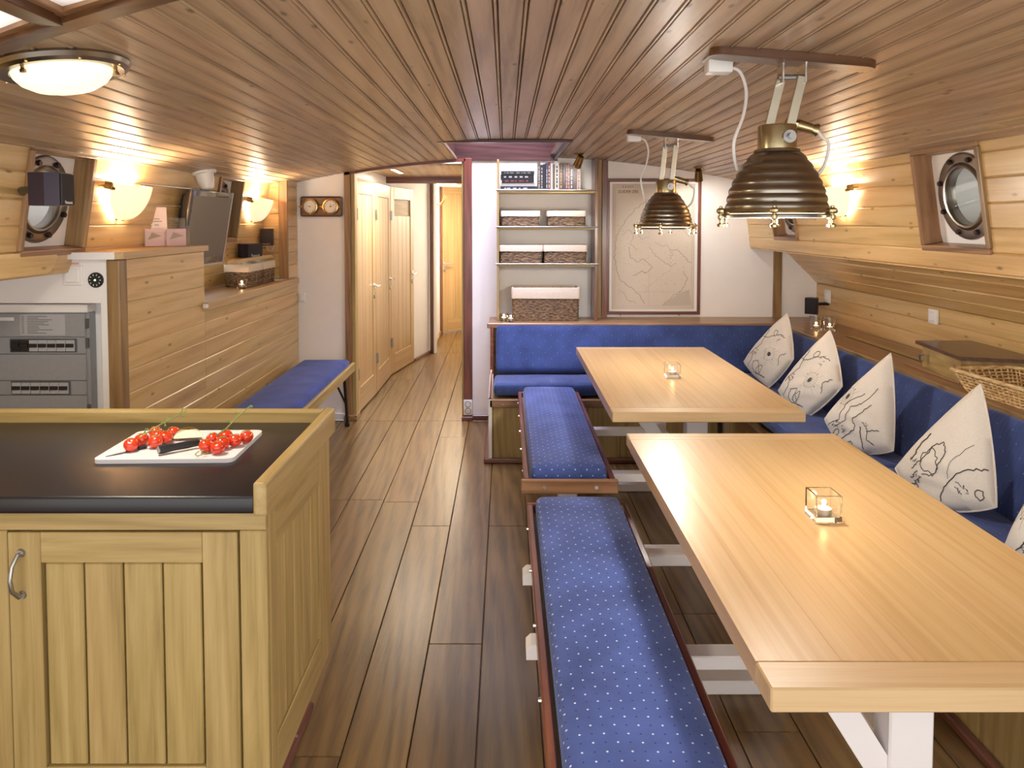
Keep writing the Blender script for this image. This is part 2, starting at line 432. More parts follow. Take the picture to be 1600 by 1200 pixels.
# ceiling: thin shell above, single bead-edged boards below
HX0, HX1 = -1.42, -.16
def hatch_y(x): return 1.36 + (-.58 - x)*.408
def ceil_board(x0, w, ya, yb, parent):
    xm = x0 + w/2; z = zc(xm); sl = math.atan(-.132*(xm-.12))
    pr = [(-w/2+.0003, .012), (-w/2+.0003, .0045), (-w/2+.003, -.003), (w/2-.0125, -.003), (w/2-.0098, .003), (w/2-.0075, -.005), (w/2-.003, -.005), (w/2-.0003, .0045), (w/2-.0003, .012)]
    n = len(pr); L = yb - ya
    b = B().add([(x, -L/2, zz) for x, zz in pr] + [(x, L/2, zz) for x, zz in pr],
                [tuple(range(n)), tuple(reversed(range(n, 2*n)))] + [(i, n+i, n+(i+1) % n, (i+1) % n) for i in range(n)])
    b.build('board', PINE_C, parent, T(xm, (ya+yb)/2, z) @ RY(-sl), center=False, axis=1, smooth=0)
sh = B()
xs = [-1.78 + i*(3.62/24) for i in range(25)]
for xa, xb in zip(xs, xs[1:]):
    segs = [(-.3, YF+.02)]
    xm = (xa+xb)/2
    if -.39 < xm < .39: segs = [(-.3, 4.28)]
    if HX0 < xm < HX1: segs = [(-.3, .55), (hatch_y(xm), segs[0][1])]
    for ya, yb in segs:
        sh.add([(xa, ya, zc(xa)+.013), (xb, ya, zc(xb)+.013), (xb, yb, zc(xb)+.013), (xa, yb, zc(xa)+.013),
                (xa, ya, zc(xa)+.04), (xb, ya, zc(xb)+.04), (xb, yb, zc(xb)+.04), (xa, yb, zc(xa)+.04)],
               [(0,3,2,1),(4,5,6,7),(0,1,5,4),(1,2,6,5),(2,3,7,6),(3,0,4,7)])
ce = sh.build('ceiling', DARKTRIM, kind='structure', center=False, smooth=0)
cw = .0685
for i in range(-26, 27):
    x0 = -.018 + cw*i
    xm = x0 + cw/2
    if xm < -1.76 or xm > 1.82: continue
    ya = hatch_y(xm) if HX0 < xm < HX1 else -.25
    yb = 4.29 if -.374 < xm < .36 else YF
    cuts = [ya] + ([random.uniform(1.9, 4.4)] if random.random() < .6 and yb > 4.6 else []) + [yb]
    for a, b in zip(cuts, cuts[1:]): ceil_board(x0, cw, a+.0006, b-.0006, ce)
for xa, xb in ((HX0, HX1),):                          # boards on the near side of the white hatch panels
    for i in range(-26, 27):
        x0 = -.018 + cw*i
        if HX0 < x0+cw/2 < HX1: ceil_board(x0, cw, -.25, .55, ce)

# white hatch in the ceiling with dark bars (top left)
FROST, _N, _L, _P = newmat('frosted_panel')
_P.inputs['Base Color'].default_value = (.85, .82, .80, 1); _P.inputs['Roughness'].default_value = .5
_t = _N.new('ShaderNodeBsdfTranslucent'); _t.inputs[0].default_value = (.85, .82, .80, 1); _m = _N.new('ShaderNodeMixShader'); _m.inputs[0].default_value = .55
_L.new(_P.outputs[0], _m.inputs[1]); _L.new(_t.outputs[0], _m.inputs[2]); _L.new(_m.outputs[0], _N['Material Output'].inputs[0])
hw = root('window_5', T(-.8, 1.0, 1.9))
pts = [HX0, -1.16, -.885, -.52, HX1]
for xa, xb in ((HX0, -.885), (-.885, HX1)):
    z = lambda x: zc(x) - .006
    B().add([(xa, .55, z(xa)), (xb, .55, z(xb)), (xb, hatch_y(xb), z(xb)), (xa, hatch_y(xa), z(xa))], [(0, 3, 2, 1)]).build('hatch_panel', FROST, hw, smooth=0)
def cross_beam(x0, x1, yf, zt, zb, name, mat, parent, depth):
    n = 8; b = B()
    for i in range(n):
        xa = x0 + (x1-x0)*i/n; xb = x0 + (x1-x0)*(i+1)/n
        vs = []
        for zz in (zb, zt):
            for x, yy in ((xa, yf(xa)-depth), (xb, yf(xb)-depth), (xb, yf(xb)), (xa, yf(xa))): vs.append((x, yy, zc(x)+zz))
        b.add(vs, [(0,3,2,1),(4,5,6,7),(0,1,5,4),(1,2,6,5),(2,3,7,6),(3,0,4,7)])
    return b.build(name, mat, parent, smooth=20)
cross_beam(HX0, HX1, lambda x: hatch_y(x)+.018, .03, -.03, 'hatch_bar', DARKTRIM, hw, .05)
cross_beam(HX0, HX1, lambda x: hatch_y(x)-.032, .03, -.018, 'hatch_moulding', TEAK, hw, .02)
cross_beam(HX0, HX1, lambda x: .57, .03, -.03, 'hatch_bar', DARKTRIM, hw, .05)
for xx, w, zb, mt, nm in ((-.885, .05, -.03, DARKTRIM, 'hatch_bar'), (-.85, .02, -.018, TEAK, 'hatch_moulding'), (-.92, .02, -.018, TEAK, 'hatch_moulding'), (HX0, .05, -.03, DARKTRIM, 'hatch_bar'), (HX1, .05, -.03, DARKTRIM, 'hatch_bar')):
    box(nm, (xx-w/2, .55, zc(xx)+zb), (xx+w/2, hatch_y(xx)-.034, zc(xx)+.028), mt, hw, .002)

SKYGLASS = pane('skylight_glass', (.95, .97, 1.0), .06)
# raised hatch recess in the ceiling in front of the far bulkhead
rc = root('trim_1', T(0, 4.9, 2.0))
box('recess_board', (-.40, YF-.02, 1.945), (.385, YF, 2.34), MAHOG_D, rc, .002)
box('recess_board', (-.395, 4.30, 1.955), (-.374, YF-.02, 2.34), MAHOG_D, rc, .002)
box('recess_board', (.36, 4.30, 1.955), (.381, YF-.02, 2.34), MAHOG_D, rc, .002)
box('recess_board', (-.395, 4.275, 1.96), (.381, 4.295, 2.34), MAHOG_D, rc, .002)
box('recess_lid', (-.34, 4.33, 2.345), (.326, YF-.06, 2.353), SKYGLASS, rc)
for a, c in (((-.395, 4.275), (-.34, YF)), ((.326, 4.275), (.381, YF)), ((-.34, 4.275), (.326, 4.33)), ((-.34, YF-.06), (.326, YF))): box('lid_frame', (a[0], a[1], 2.34), (c[0], c[1], 2.37), MAHOG_D, rc, .002)
lamp_light('skylight_daylight', 'AREA', (-.007, 4.7, 3.1), 105, (.84, .79, 1.0), 1.3, parent=rc, size_y=1.8)
box('recess_lip', (-.40, 4.262, 1.952), (.387, 4.30, 1.968), MAHOG_D, rc, .003)

# right wall
wr = root('wall_right', T(1.9, 2.6, 0))
nR = (-1, 0, -.154); tR = (-.154, 0, 1)
def wall_boards(par, xf, nrm, tt, xdir, z0, rows, pitch, holes, ya, yb, mat=PINE_W):
    for r in range(rows):
        za = z0 + pitch*r; zm = za + pitch/2
        cut = [ya, yb]
        segs = []
        y = ya
        for (h0, h1, hz0, hz1) in holes:
            if za + pitch > hz0 + .01 and za < hz1 - .01: segs.append((y, h0)); y = h1
        segs.append((y, yb))
        for a, b in segs:
            parts = [(a, b)]
            if b - a > 2.2:
                c = a + (b-a)*random.uniform(.4, .65); parts = [(a, c-.0005), (c+.0005, b)]
            for p, q in parts:
                board(q-p, pitch*1.0117-.001, mat, par, axes((xf(zm), (p+q)/2, zm), xdir, nrm, tt))
HR = [(2.752, 3.198, 1.385, 1.83), (4.572, 4.968, 1.385, 1.83)]
HL = [(2.612, 3.018, 1.385, 1.83), (4.342, 4.728, 1.385, 1.83)]
wall_boards(wr, xr, nR, tR, (0, 1, 0), 1.378, 5, .094, HR, -.3, YF)
board(3.0, .082, PINE_W, wr, axes((xr(1.338)-.004, 4.01, 1.338), (0, 1, 0), nR, tR), t=.02, ch=.006)
board(2.81, .082, PINE_W, wr, axes((xr(1.338)-.004, 1.105, 1.338), (0, 1, 0), nR, tR), t=.02, ch=.006)
box('lip_underside', (1.835, -.3, 1.292), (2.12, YF, 1.298), PINE_W, wr)
# sloping boards and upright boards below the lip
sv = Vector((2.08 - 2.335, 0, 1.292 - 1.034)); sl_len = sv.length
for r in range(4):
    f = (r+.5)/4
    for a, b in ((-.3, 2.7), (2.7, YF)):
        board(b-a-.001, sl_len/4-.001, PINE_W, wr, axes((2.335+sv.x*f, (a+b)/2, 1.034+sv.z*f), (0, 1, 0), (-sv.z, 0, sv.x), sv))
for r in range(3):
    za = .772 + .0873*r
    for a, b in ((-.3, 3.1), (3.1, YF)):
        board(b-a-.001, .0868, PINE_W, wr, axes((2.335, (a+b)/2, za+.0437), (0, 1, 0), (-1, 0, 0), (0, 0, 1)))
box('hull_lining', (2.352, -.3, -.05), (2.37, YF, 1.34), DARKTRIM, wr)
box('hull_lining', (1.865, -.3, 1.80), (2.4, YF, 1.82), DARKTRIM, wr)

# left wall
wl = root('wall_left', T(-1.8, 2.6, 0))
nL = (1, 0, -.154); tL = (.154, 0, 1)
wall_boards(wl, xl, nL, tL, (0, -1, 0), 1.29, 5, .0955, HL, -.3, 5.26)
box('hull_lining', (-2.32, -.3, 1.80), (-1.72, YF, 1.82), DARKTRIM, wl)
box('hull_lining', (-2.32, -.3, -.05), (-2.30, YF, 1.31), DARKTRIM, wl)
box('lip_underside', (-2.3, -.3, 1.305), (-1.77, 2.94, 1.311), PINE_W, wl)
for r in range(14):
    box('board', (-2.14, -.3, .094*r), (-2.125, 2.94, .094*(r+1)-.002), PINE_W, wl, .002)
# shelf rail along the wall behind the television
box('wall_shelf', (-1.78, 4.38, 1.238), (-1.655, 5.25, 1.262), PINE_W, wl, .003)
box('wall_shelf_face', (-1.765, 4.38, 1.262), (-1.745, 5.25, 1.295), PINE_W, wl, .002)
for r in range(2):
    box('board', (-1.90, 3.80, 1.075 + .082*r), (-1.886, 5.25, 1.075 + .082*(r+1)-.002), PINE_W, wl, .002)
# rounded grab board near the camera
b = B(); oy = [(-.3, 0), (2.76, 0), (2.80, .012), (2.825, .04), (2.83, .06), (2.82, .082), (-.3, .082)]
b.prism(oy, -1.765, -1.725, axes((0, 0, 1.302), (0, 1, 0), (0, 0, 1), (1, 0, 0)))
b.build('rounded_rail', PINE_W, wl)
# pier of boards between recess and bulkhead
for r in range(8):
    za = 1.085 + .094*r
    if za > 1.78: break
    board(.235, .0935, PINE_W, wl, axes((-1.555, 5.385, za+.047), (0, -1, 0), (1, 0, 0), (0, 0, 1)))
for r in range(8):
    za = 1.08 + .094*r
    if za > 1.74: break
    board(.20, .0935, PINE_W, wl, axes((-1.72, 5.262, za+.047), (1, 0, 0), (0, -1, 0), (0, 0, 1)))
box('corner_post', (-1.612, 5.238, 1.085), (-1.552, 5.262, 1.80), TEAK, wl, .003)
# dado of boards along the seat, with ledge
for r in range(12):
    za = .03 + .0945*r
    hi = min(za+.0945, 1.085)
    if hi - za < .03: break
    for a, c in ((3.79, 5.50),):
        board(c-a, hi-za, PINE_W, wl, axes((-1.555, (a+c)/2, (za+hi)/2), (0, -1, 0), (1, 0, 0), (0, 0, 1)))
box('ledge', (-1.90, 3.80, 1.052), (-1.57, 5.26, 1.072), BEECH_E, wl, .002)
box('ledge_edge', (-1.578, 3.76, 1.036), (-1.528, 5.44, 1.080), BEECH_E, wl, .004)

# far bulkhead: white panels, door opening, posts
wb = root('wall_back', T(0, YF, 0))
def wpanel(x0, x1, z0=0.0, nm='panel', y=YF, mat=WHITE):
    n = max(2, int((x1-x0)/.15)); b = B()
    for i in range(n):
        xa = x0+(x1-x0)*i/n; xb = x0+(x1-x0)*(i+1)/n
        b.add([(xa, y, z0), (xb, y, z0), (xb, y+.03, z0), (xa, y+.03, z0), (xa, y, zc(xa)+.012), (xb, y, zc(xb)+.012), (xb, y+.03, zc(xb)+.012), (xa, y+.03, zc(xa)+.012)],
              [(0,3,2,1),(4,5,6,7),(0,1,5,4),(1,2,6,5),(2,3,7,6),(3,0,4,7)])
    return b.build(nm, mat, wb, smooth=0)
wpanel(-1.58, -1.18); wpanel(-2.3, -1.58); wpanel(-.25, 2.38)
tr = root('trim_2', T(-1.17, YF, 0), label='reddish wooden left jamb of the passage opening')
box('post', (-1.20, YF-.03, 0), (-1.155, YF+.05, zc(-1.17)), TEAK, tr, .003)
box('strip', (-1.155, YF-.015, 0), (-1.125, YF+.08, zc(-1.14)), OAK, tr, .003)
box('foot', (-1.21, YF-.05, 0), (-1.115, YF+.08, .04), TEAK, tr, .003)
tr = root('trim_3', T(-.28, YF, 0), label='mahogany right jamb of the passage opening')
box('post', (-.312, YF-.03, 0), (-.25, YF+.06, zc(-.28)), MAHOG, tr, .003)
box('strip', (-.328, YF-.01, 0), (-.312, YF+.08, zc(-.3)), OAK, tr, .002)
box('foot', (-.33, YF-.05, 0), (-.245, YF+.06, .03), MAHOG, tr, .003)
cross_beam(-1.2, -.30, lambda x: YF+.03, .0, -.022, 'trim_4', MAHOG, None, .06)['kind'] = 'structure'
tr = root('trim_5', T(.74, YF, 0), label='mahogany post beside the framed chart')
box('post', (.715, YF-.04, .77), (.758, YF, zc(.74)), MAHOG, tr, .003)
box('strip', (.672, YF-.05, .77), (.712, YF, zc(.69)), OAK, tr, .003)
box('trim_6', (2.005, YF-.022, .77), (2.065, YF, 1.292), TEAK, None, .003, kind='structure')
bb_ = root('baseboard_back', T(0, YF, 0))
box('skirting', (-.25, YF-.02, 0), (-.08, YF, .035), MAHOG, bb_, .004)
box('skirting', (-1.58, YF-.02, 0), (-1.21, YF, .05), WHITE, bb_, .004)

# ------------------------------------------------------------------ corridor
wc = root('wall_corridor', T(-1, 7, 0))
cp = [(-1.151, 5.60), (-1.124, 6.296), (-1.117, 7.076), (-.983, 7.79), (-.858, 8.304), (-.81, 8.264)]
def wall_strip(a, b2, z0, z1, th, mat, nm, par, off=0.0, bev=0.002):
    a = Vector((a[0], a[1], 0)); b2 = Vector((b2[0], b2[1], 0)); d = (b2-a); L = d.length; d.normalize(); n = Vector((d.y, -d.x, 0))
    m = axes(((a+b2)/2 + n*off)[:2] + (0,) if False else ((a+b2)/2 + n*off), d, n, (0, 0, 1))
    m = Matrix(((d.x, n.x, 0, (a.x+b2.x)/2), (d.y, n.y, 0, (a.y+b2.y)/2), (0, 0, 1, 0), (0, 0, 0, 1)))
    return B().box((-L/2, off-th, z0), (L/2, off, z1), bev).build(nm, mat, par, m), m, L
for i in range(5):
    wall_strip(cp[i], cp[i+1], 0, 1.95, .04, WHITE, 'panel', wc, off=-.012)
wall_strip(cp[4], (-.835, 8.27), 0, 1.95, .05, MAHOG, 'post', wc, off=.0)
wall_strip((-.83, 8.30), (-.866, 9.70), 0, 2.06, .04, WHITE, 'panel', wc)
wall_strip(cp[3], cp[4], 0, .03, .02, MAHOG, 'skirting', wc, off=.02)
wall_strip((-.83, 8.30), (-.866, 9.70), 0, .05, .02, TEAK, 'skirting', wc, off=.02)
wall_strip((-.875, 9.66), (-.862, 9.74), 0, 2.06, .05, MAHOG, 'post', wc, off=.03)
# right hand side and end of the corridor
box('panel', (-.24, YF+.06, 0), (-.20, 10.6, 2.06), WHITE, wc)
box('panel', (-1.4, 10.5, 0), (-.2, 10.54, 2.06), WHITE, wc)
cc = root('ceiling_corridor', T(-.7, 7, 1.9))
box('panel', (-1.25, YF+.04, 1.915), (-.2, 7.05, 1.93), PINE_C, cc)
box('beam', (-1.3, 6.98, 1.855), (-.2, 7.06, 1.93), MAHOG, cc, .004)
box('panel', (-1.3, 7.06, 1.945), (-.2, 10.6, 1.96), WHITE, cc)
def oak_door(name, a, b2, z1, label, boards=4, vent=False, handle_z=.95, handle_end=1, hinge=True, bright=None):
    r = root(name, T((a[0]+b2[0])/2, (a[1]+b2[1])/2, 0), label=label)
    A = Vector((a[0], a[1], 0)); Bv = Vector((b2[0], b2[1], 0)); d = (Bv-A); L = d.length; d.normalize(); n = Vector((d.y, -d.x, 0))
    m = Matrix(((d.x, n.x, 0, (A.x+Bv.x)/2), (d.y, n.y, 0, (A.y+Bv.y)/2), (0, 0, 1, 0), (0, 0, 0, 1)))
    h = L/2 - .008; st = .10
    for x0, x1 in ((-h, -h+st), (h-st, h)): B().box((x0, -.03, .012), (x1, .012, z1), .003).build('stile', DOOR_OAK, r, m)
    B().box((-h+st, -.03, .012), (h-st, .012, .20), .003).build('rail', DOOR_OAK, r, m)
    B().box((-h+st, -.03, z1-.12), (h-st, .012, z1), .003).build('rail', DOOR_OAK, r, m)
    w = (2*h-2*st)/boards
    for i in range(boards):
        board(1.0, 1.0, DOOR_OAK, r, m, name='x') if False else None
        B().box((-h+st+w*i+.001, -.026, .20), (-h+st+w*(i+1)-.001, .006, z1-.12-(.16 if vent else 0)), .003).build('panel_board', DOOR_OAK, r, m)
    if vent:
        B().box((-h+st, -.02, z1-.28), (h-st, -.002, z1-.12), .002).build('vent_panel', OAK, r, m)
    hx = (h-.05)*handle_end
    hb = B().cyl((hx, .012, handle_z), (hx, .055, handle_z), .009).cyl((hx+.01*handle_end, .055, handle_z), (hx-.115*handle_end, .055, handle_z), .009)
    ho = hb.build('handle', CHROME, r, m)
    B().cyl((hx, .012, handle_z), (hx, .018, handle_z), .024).build('rosette', CHROME, ho, m)
    B().cyl((hx, .012, handle_z-.085), (hx, .02, handle_z-.085), .024).build('lock', STEEL, r, m)
    if hinge:
        for zz in (.32, 1.55): B().cyl((-h*handle_end, .018, zz-.045), (-h*handle_end, .018, zz+.045), .011).box((-h*handle_end-.02, .011, zz-.045), (-h*handle_end+.025, .015, zz+.045)).build('hinge', STEEL, r, m)
    return r
oak_door('door_1', cp[0], cp[1], 1.83, 'oak plank door nearest the saloon on the left of the passage')
oak_door('door_2', cp[1], cp[2], 1.83, 'middle oak plank door on the left of the passage')
oak_door('door_3', cp[2], cp[3], 1.83, 'third oak plank door in the passage with a vent panel', vent=True)
oak_door('door_4', (-.862, 9.75), (-.30, 10.25), 1.98, 'oak door at the far end of the passage', handle_end=-1, handle_z=.93, hinge=False)

# ------------------------------------------------------------------ portholes
BOLT = plain('dark_bolt', '#4a3a38', .35, metal=.8)
def porthole(name, label, m, w, h, sg):
    """local: x along the wall, y into the room, z up the wall; origin at the opening's centre"""
    r = root(name, m, label=label)
    d = .085; t = .02
    for z0, z1 in ((-h/2-t*.2, -h/2+t), (h/2-t, h/2+t*.2)): B().box((-w/2, -d, z0), (w/2, .014, z1), .003).build('frame_board', TEAK, r, m)
    for x0, x1 in ((-w/2-t*.2, -w/2+t), (w/2-t, w/2+t*.2)): B().box((x0, -d, -h/2+t), (x1, .014, h/2-t), .003).build('frame_board', TEAK, r, m)
    R = min(.182, h*.42); Ri = R*.65
    # white back panel with a round hole
    n = 40; b = B(); vs = []; fs = []
    hw_, hh = w/2-t+.002, h/2-t+.002
    for i in range(n):
        a = 2*PI*i/n; c, s = math.cos(a), math.sin(a)
        k = min(hw_/abs(c) if abs(c) > 1e-6 else 9, hh/abs(s) if abs(s) > 1e-6 else 9)
        vs += [(c*R*.7, -.066, s*R*.7), (c*k, -.066, s*k), (c*R*.7, -.09, s*R*.7), (c*k, -.09, s*k)]
    for i in range(n):
        j = (i+1) % n
        fs += [(4*i, 4*j, 4*j+1, 4*i+1), (4*i+2, 4*i+3, 4*j+3, 4*j+2), (4*i, 4*i+2, 4*j+2, 4*j), (4*i+1, 4*j+1, 4*j+3, 4*i+3)]
    b.add(vs, fs).build('backing_panel', WHITE, r, m, smooth=0)
    X = axes((0, -.066, 0), (1, 0, 0), (0, 0, 1), (0, 1, 0)) if False else Matrix(((1, 0, 0, 0), (0, 0, 1, -.066), (0, -1, 0, 0), (0, 0, 0, 1)))
    # ring: profile (r, z) with z into the room
    pr = [(Ri, -.03), (Ri-.002, .006), (Ri+.002, .014), (Ri+.010, .016), (Ri+.018, .012), (Ri+.022, .009), (R-.012, .009), (R-.004, .007), (R, 0), (R, -.004), (Ri+.01, -.004), (Ri+.004, -.03), (Ri, -.03)]
    rg = B().lathe(pr, 48, X).build('ring', BRONZE, r, m)
    for i in range(8):
        a = 2*PI*(i+.5)/8; rr = (Ri+R)/2+.008
        p = X @ Vector((rr*math.cos(a), rr*math.sin(a), .010)); q = X @ Vector((rr*math.cos(a), rr*math.sin(a), .020))
        B().cyl(p, q, .012, .010, 8).build('bolt', BOLT, rg, m)
    B().lathe([(1e-5, .0), (Ri, .0), (Ri, .006), (1e-5, .006)], 32, X).build('glass', PANE, r, m)
    # throat through the hull
    B().lathe([(Ri+.004, -.02), (Ri+.004, -.14), (Ri+.012, -.14), (Ri+.012, -.02), (Ri+.004, -.02)], 32, X).build('throat', STEELWHITE, r, m)
    return r
PANE = pane('porthole_glass', (.92, .96, .95), .10)
for nm, yc, zcn, w, h, lb in (('window_3', 2.975, 1.589, .45, .428, 'bronze porthole in a teak box frame on the right wall nearest the camera'),
                              ('window_4', 4.77, 1.59, .40, .43, 'bronze porthole on the right wall half hidden by the near pendant lamp')):
    porthole(nm, lb, axes((xr(zcn), yc, zcn), (0, 1, 0), nR, tR), w, h, 1)
for nm, yc, zcn, w, h, lb in (('window_1', 2.815, 1.572, .41, .405, 'bronze porthole on the left wall behind the hanging loudspeaker'),
                              ('window_2', 4.535, 1.572, .39, .405, 'porthole on the left wall hidden behind the television')):
    porthole(nm, lb, axes((xl(zcn), yc, zcn), (0, -1, 0), nL, tL), w, h, -1)
# quay outside, seen through the right portholes
qw = root('wall_quay', T(4.2, 6, 0))
STONE = plain('quay_stone', '#6d655c', .9, noise=.5, nscale=6, bump=.5); STONE_L = plain('quay_stone_pale', '#a39a8c', .9, noise=.4, nscale=5, bump=.5)
for i, (z0, z1) in enumerate(((-.5, .6), (.6, 1.2), (1.2, 1.62), (1.62, 1.9), (1.9, 2.25), (2.25, 2.45))):
    for k in range(5):
        y0 = 1.0 + 2.1*k + (.7 if i % 2 else 0)
        box('stone', (4.2, y0, z0+.01), (4.6, y0+2.08, z1-.01), STONE_L if i in (3, 5) else STONE, qw, .02)
# ------------------------------------------------------------------ cushions
def soft_box(L, W, H, r, puff=0.0, nx=24, ny=12, nz=5, wob=0.0, seed=1):
    """rounded, slightly domed cushion centred on the origin (x, y, z sizes); returns a builder"""
    rnd = random.Random(seed); ph = [rnd.uniform(0, 6) for _ in range(6)]
    hx, hy, hz = L/2, W/2, H/2
    b = B()
    idx = {}
    vs = []; fs = []
    def V(i, j, k):
        key = (i, j, k)
        if key in idx: return idx[key]
        # cluster samples towards the edges so that the rounding is smooth
        def c(t): s = 2*t-1; return math.copysign(1-(1-abs(s))**1.35, s)
        p = Vector((hx*c(i/nx), hy*c(j/ny), hz*c(k/nz)))
        q = Vector([max(-(h-r), min(h-r, x)) for x, h in zip(p, (hx, hy, hz))])
        d = p - q
        if d.length > 1e-9:
            d.normalize(); p = q + d*r
        dome = (1-(p.x/hx)**2)*(1-(p.y/hy)**2)
        p.z += puff*max(0, dome)**.5*(1 if p.z > 0 else -.15)
        if wob: p.z += wob*(math.sin(p.x*17+ph[0]) * math.sin(p.y*23+ph[1]) + .5*math.sin(p.x*41+ph[2]+p.y*13))*max(0, dome)**.5*(1 if p.z > 0 else 0)
        vs.append(p); idx[key] = len(vs)-1
        return idx[key]
    for i in range(nx):
        for j in range(ny):
            fs.append((V(i, j, 0), V(i, j+1, 0), V(i+1, j+1, 0), V(i+1, j, 0))); fs.append((V(i, j, nz), V(i+1, j, nz), V(i+1, j+1, nz), V(i, j+1, nz)))
    for i in range(nx):
        for k in range(nz):
            fs.append((V(i, 0, k), V(i+1, 0, k), V(i+1, 0, k+1), V(i, 0, k+1))); fs.append((V(i, ny, k), V(i, ny, k+1), V(i+1, ny, k+1), V(i+1, ny, k)))
    for j in range(ny):
        for k in range(nz):
            fs.append((V(0, j, k), V(0, j, k+1), V(0, j+1, k+1), V(0, j+1, k))); fs.append((V(nx, j, k), V(nx, j+1, k), V(nx, j+1, k+1), V(nx, j, k+1)))
    b.add(vs, fs)
    return b
def cushion(name, label, m, L, W, H, mat, r=.03, puff=.01, wob=.0015, group=None, seed=1, piping=True, cat='cushion'):
    o = soft_box(L, W, H, r, puff, wob=wob, seed=seed, nx=max(10, int(L/.045)), ny=max(8, int(W/.045))).build(name, mat, None, m, uv=True, smooth=60, center=False)
    tag(o, label, cat, group)
    if piping:
        k = r*.35; x = L/2-k; y = W/2-k; z = H/2-k*1.1+puff*.03
        pts = []
        rr = r*.8
        for cx, cy, a0 in ((x-rr, y-rr, 0), (-x+rr, y-rr, 90), (-x+rr, -y+rr, 180), (x-rr, -y+rr, 270)):
            for s in range(5):
                a = math.radians(a0 + 22.5*s); pts.append((cx+rr*math.cos(a), cy+rr*math.sin(a), z))
        B().tube(pts, .0032, 6, closed=True).build('piping', VEL_P, o, m)
    return o
VEL_P = plain('velour_piping', '#37498f', .8, sheen=.3)

# ------------------------------------------------------------------ corner bench (fixed seat) and its cushions
sb = thing('corner_bench', 'oak corner bench base with mahogany rails and ledges round the two tables', 'bench', T(.6, 4.6, 0))
SEAT = .395
# rear run
box('kick_moulding', (-.135, 4.485, 0), (1.36, 4.515, .03), MAHOG, sb, .006)
box('kick_moulding', (-.135, 4.515, 0), (-.105, 5.49, .03), MAHOG, sb, .006)
for i in range(7):
    x0 = -.10 + i*.203
    if i == 0: box('front_panel', (x0, 4.52, .0), (x0+.022, 4.54, .345), OAK, sb, .002); x0 += .023; box('front_panel', (x0, 4.523, 0), (x0+.178, 4.54, .345), OAK, sb, .002)
    else: box('front_panel', (x0, 4.523, 0), (x0+.201, 4.54, .345), OAK, sb, .002)
box('front_rail', (-.10, 4.50, .345), (1.32, 4.535, SEAT), TEAK, sb, .004)
box('seat_board', (-.09, 4.535, .365), (1.34, 5.16, .385), OAK, sb)
# left end cheek
B().prism([(4.50, 0), (5.50, 0), (5.50, .772), (5.145, .772), (4.985, .47), (4.50, .405)], -.105, -.085, Matrix(((0, 0, 1, 0), (1, 0, 0, 0), (0, 1, 0, 0), (0, 0, 0, 1))).to_4x4()).build('end_cheek', WHITE, sb, smooth=0)
edge = [(-.095, 4.50, .40), (-.095, 4.93, .455), (-.095, 4.985, .48), (-.095, 5.145, .775)]
B().tube(edge, .011, 8).build('cheek_edge', MAHOG, sb)
box('screw', (-.02, 4.496, .362), (-.012, 4.502, .370), STEEL, sb)
box('rear_ledge', (-.12, 5.135, .760), (2.33, YF, .778), TEAK, sb, .003)
box('ledge_nosing', (-.13, 5.125, .748), (1.90, 5.142, .783), TEAK, sb, .005)
box('back_board', (-.09, 5.21, .385), (1.9, 5.225, .76), OAK, sb)
# side run
for i in range(18):
    y0 = .45 + i*.226
    if y0 > 4.5: break
    box('front_panel', (1.345, y0+.001, 0), (1.36, y0+.225, .345), OAK, sb, .002)
box('front_rail', (1.325, .45, .345), (1.36, 4.52, SEAT), TEAK, sb, .004)
box('kick_moulding', (1.315, .45, 0), (1.345, 4.49, .03), MAHOG, sb, .006)
box('seat_board', (1.36, .45, .365), (1.95, 5.16, .385), OAK, sb)
box('side_ledge', (1.925, .45, .760), (2.33, 5.135, .7785), TEAK, sb, .003)
box('ledge_nosing', (1.905, .45, .748), (1.928, 5.142, .784), TEAK, sb, .005)
box('back_board', (1.945, .45, .385), (1.96, 5.135, .76), OAK, sb)
GRBRASS = plain('grille_dark', '#4a3d22', .5); GRBAR = plain('grille_bars', '#c2aa74', .4, metal=.4)
# vent grille let into the side ledge
gr = box('vent_grille', (2.12, 3.55, .7785), (2.185, 4.56, .7815), GRBRASS, sb, .001)
for i in range(48):
    y = 3.565 + i*.0208
    B().box((2.128, y, .7815), (2.177, y+.011, .783)).build('grille_bar', GRBAR, gr)

cushion('seat_cushion', 'dark blue seat cushion of the bench along the far wall', T(.61, 4.755, .432) @ RX(math.radians(-4)), 1.37, .44, .075, VEL_B, r=.025, puff=.004, seed=3)
for i, (ya, yb, lb) in enumerate(((.5, 1.62, 'blue side seat cushion nearest the camera'), (1.63, 3.05, 'blue side seat cushion in the middle under the fourth pillow'), (3.06, 4.97, 'blue side seat cushion at the far corner under the first pillows'))):
    cushion('seat_cushion', lb, T(1.585, (ya+yb)/2, .432) @ RY(math.radians(4)), .44, yb-ya, .075, VEL_B, r=.025, puff=.004, seed=4+i, group='side seat cushions')
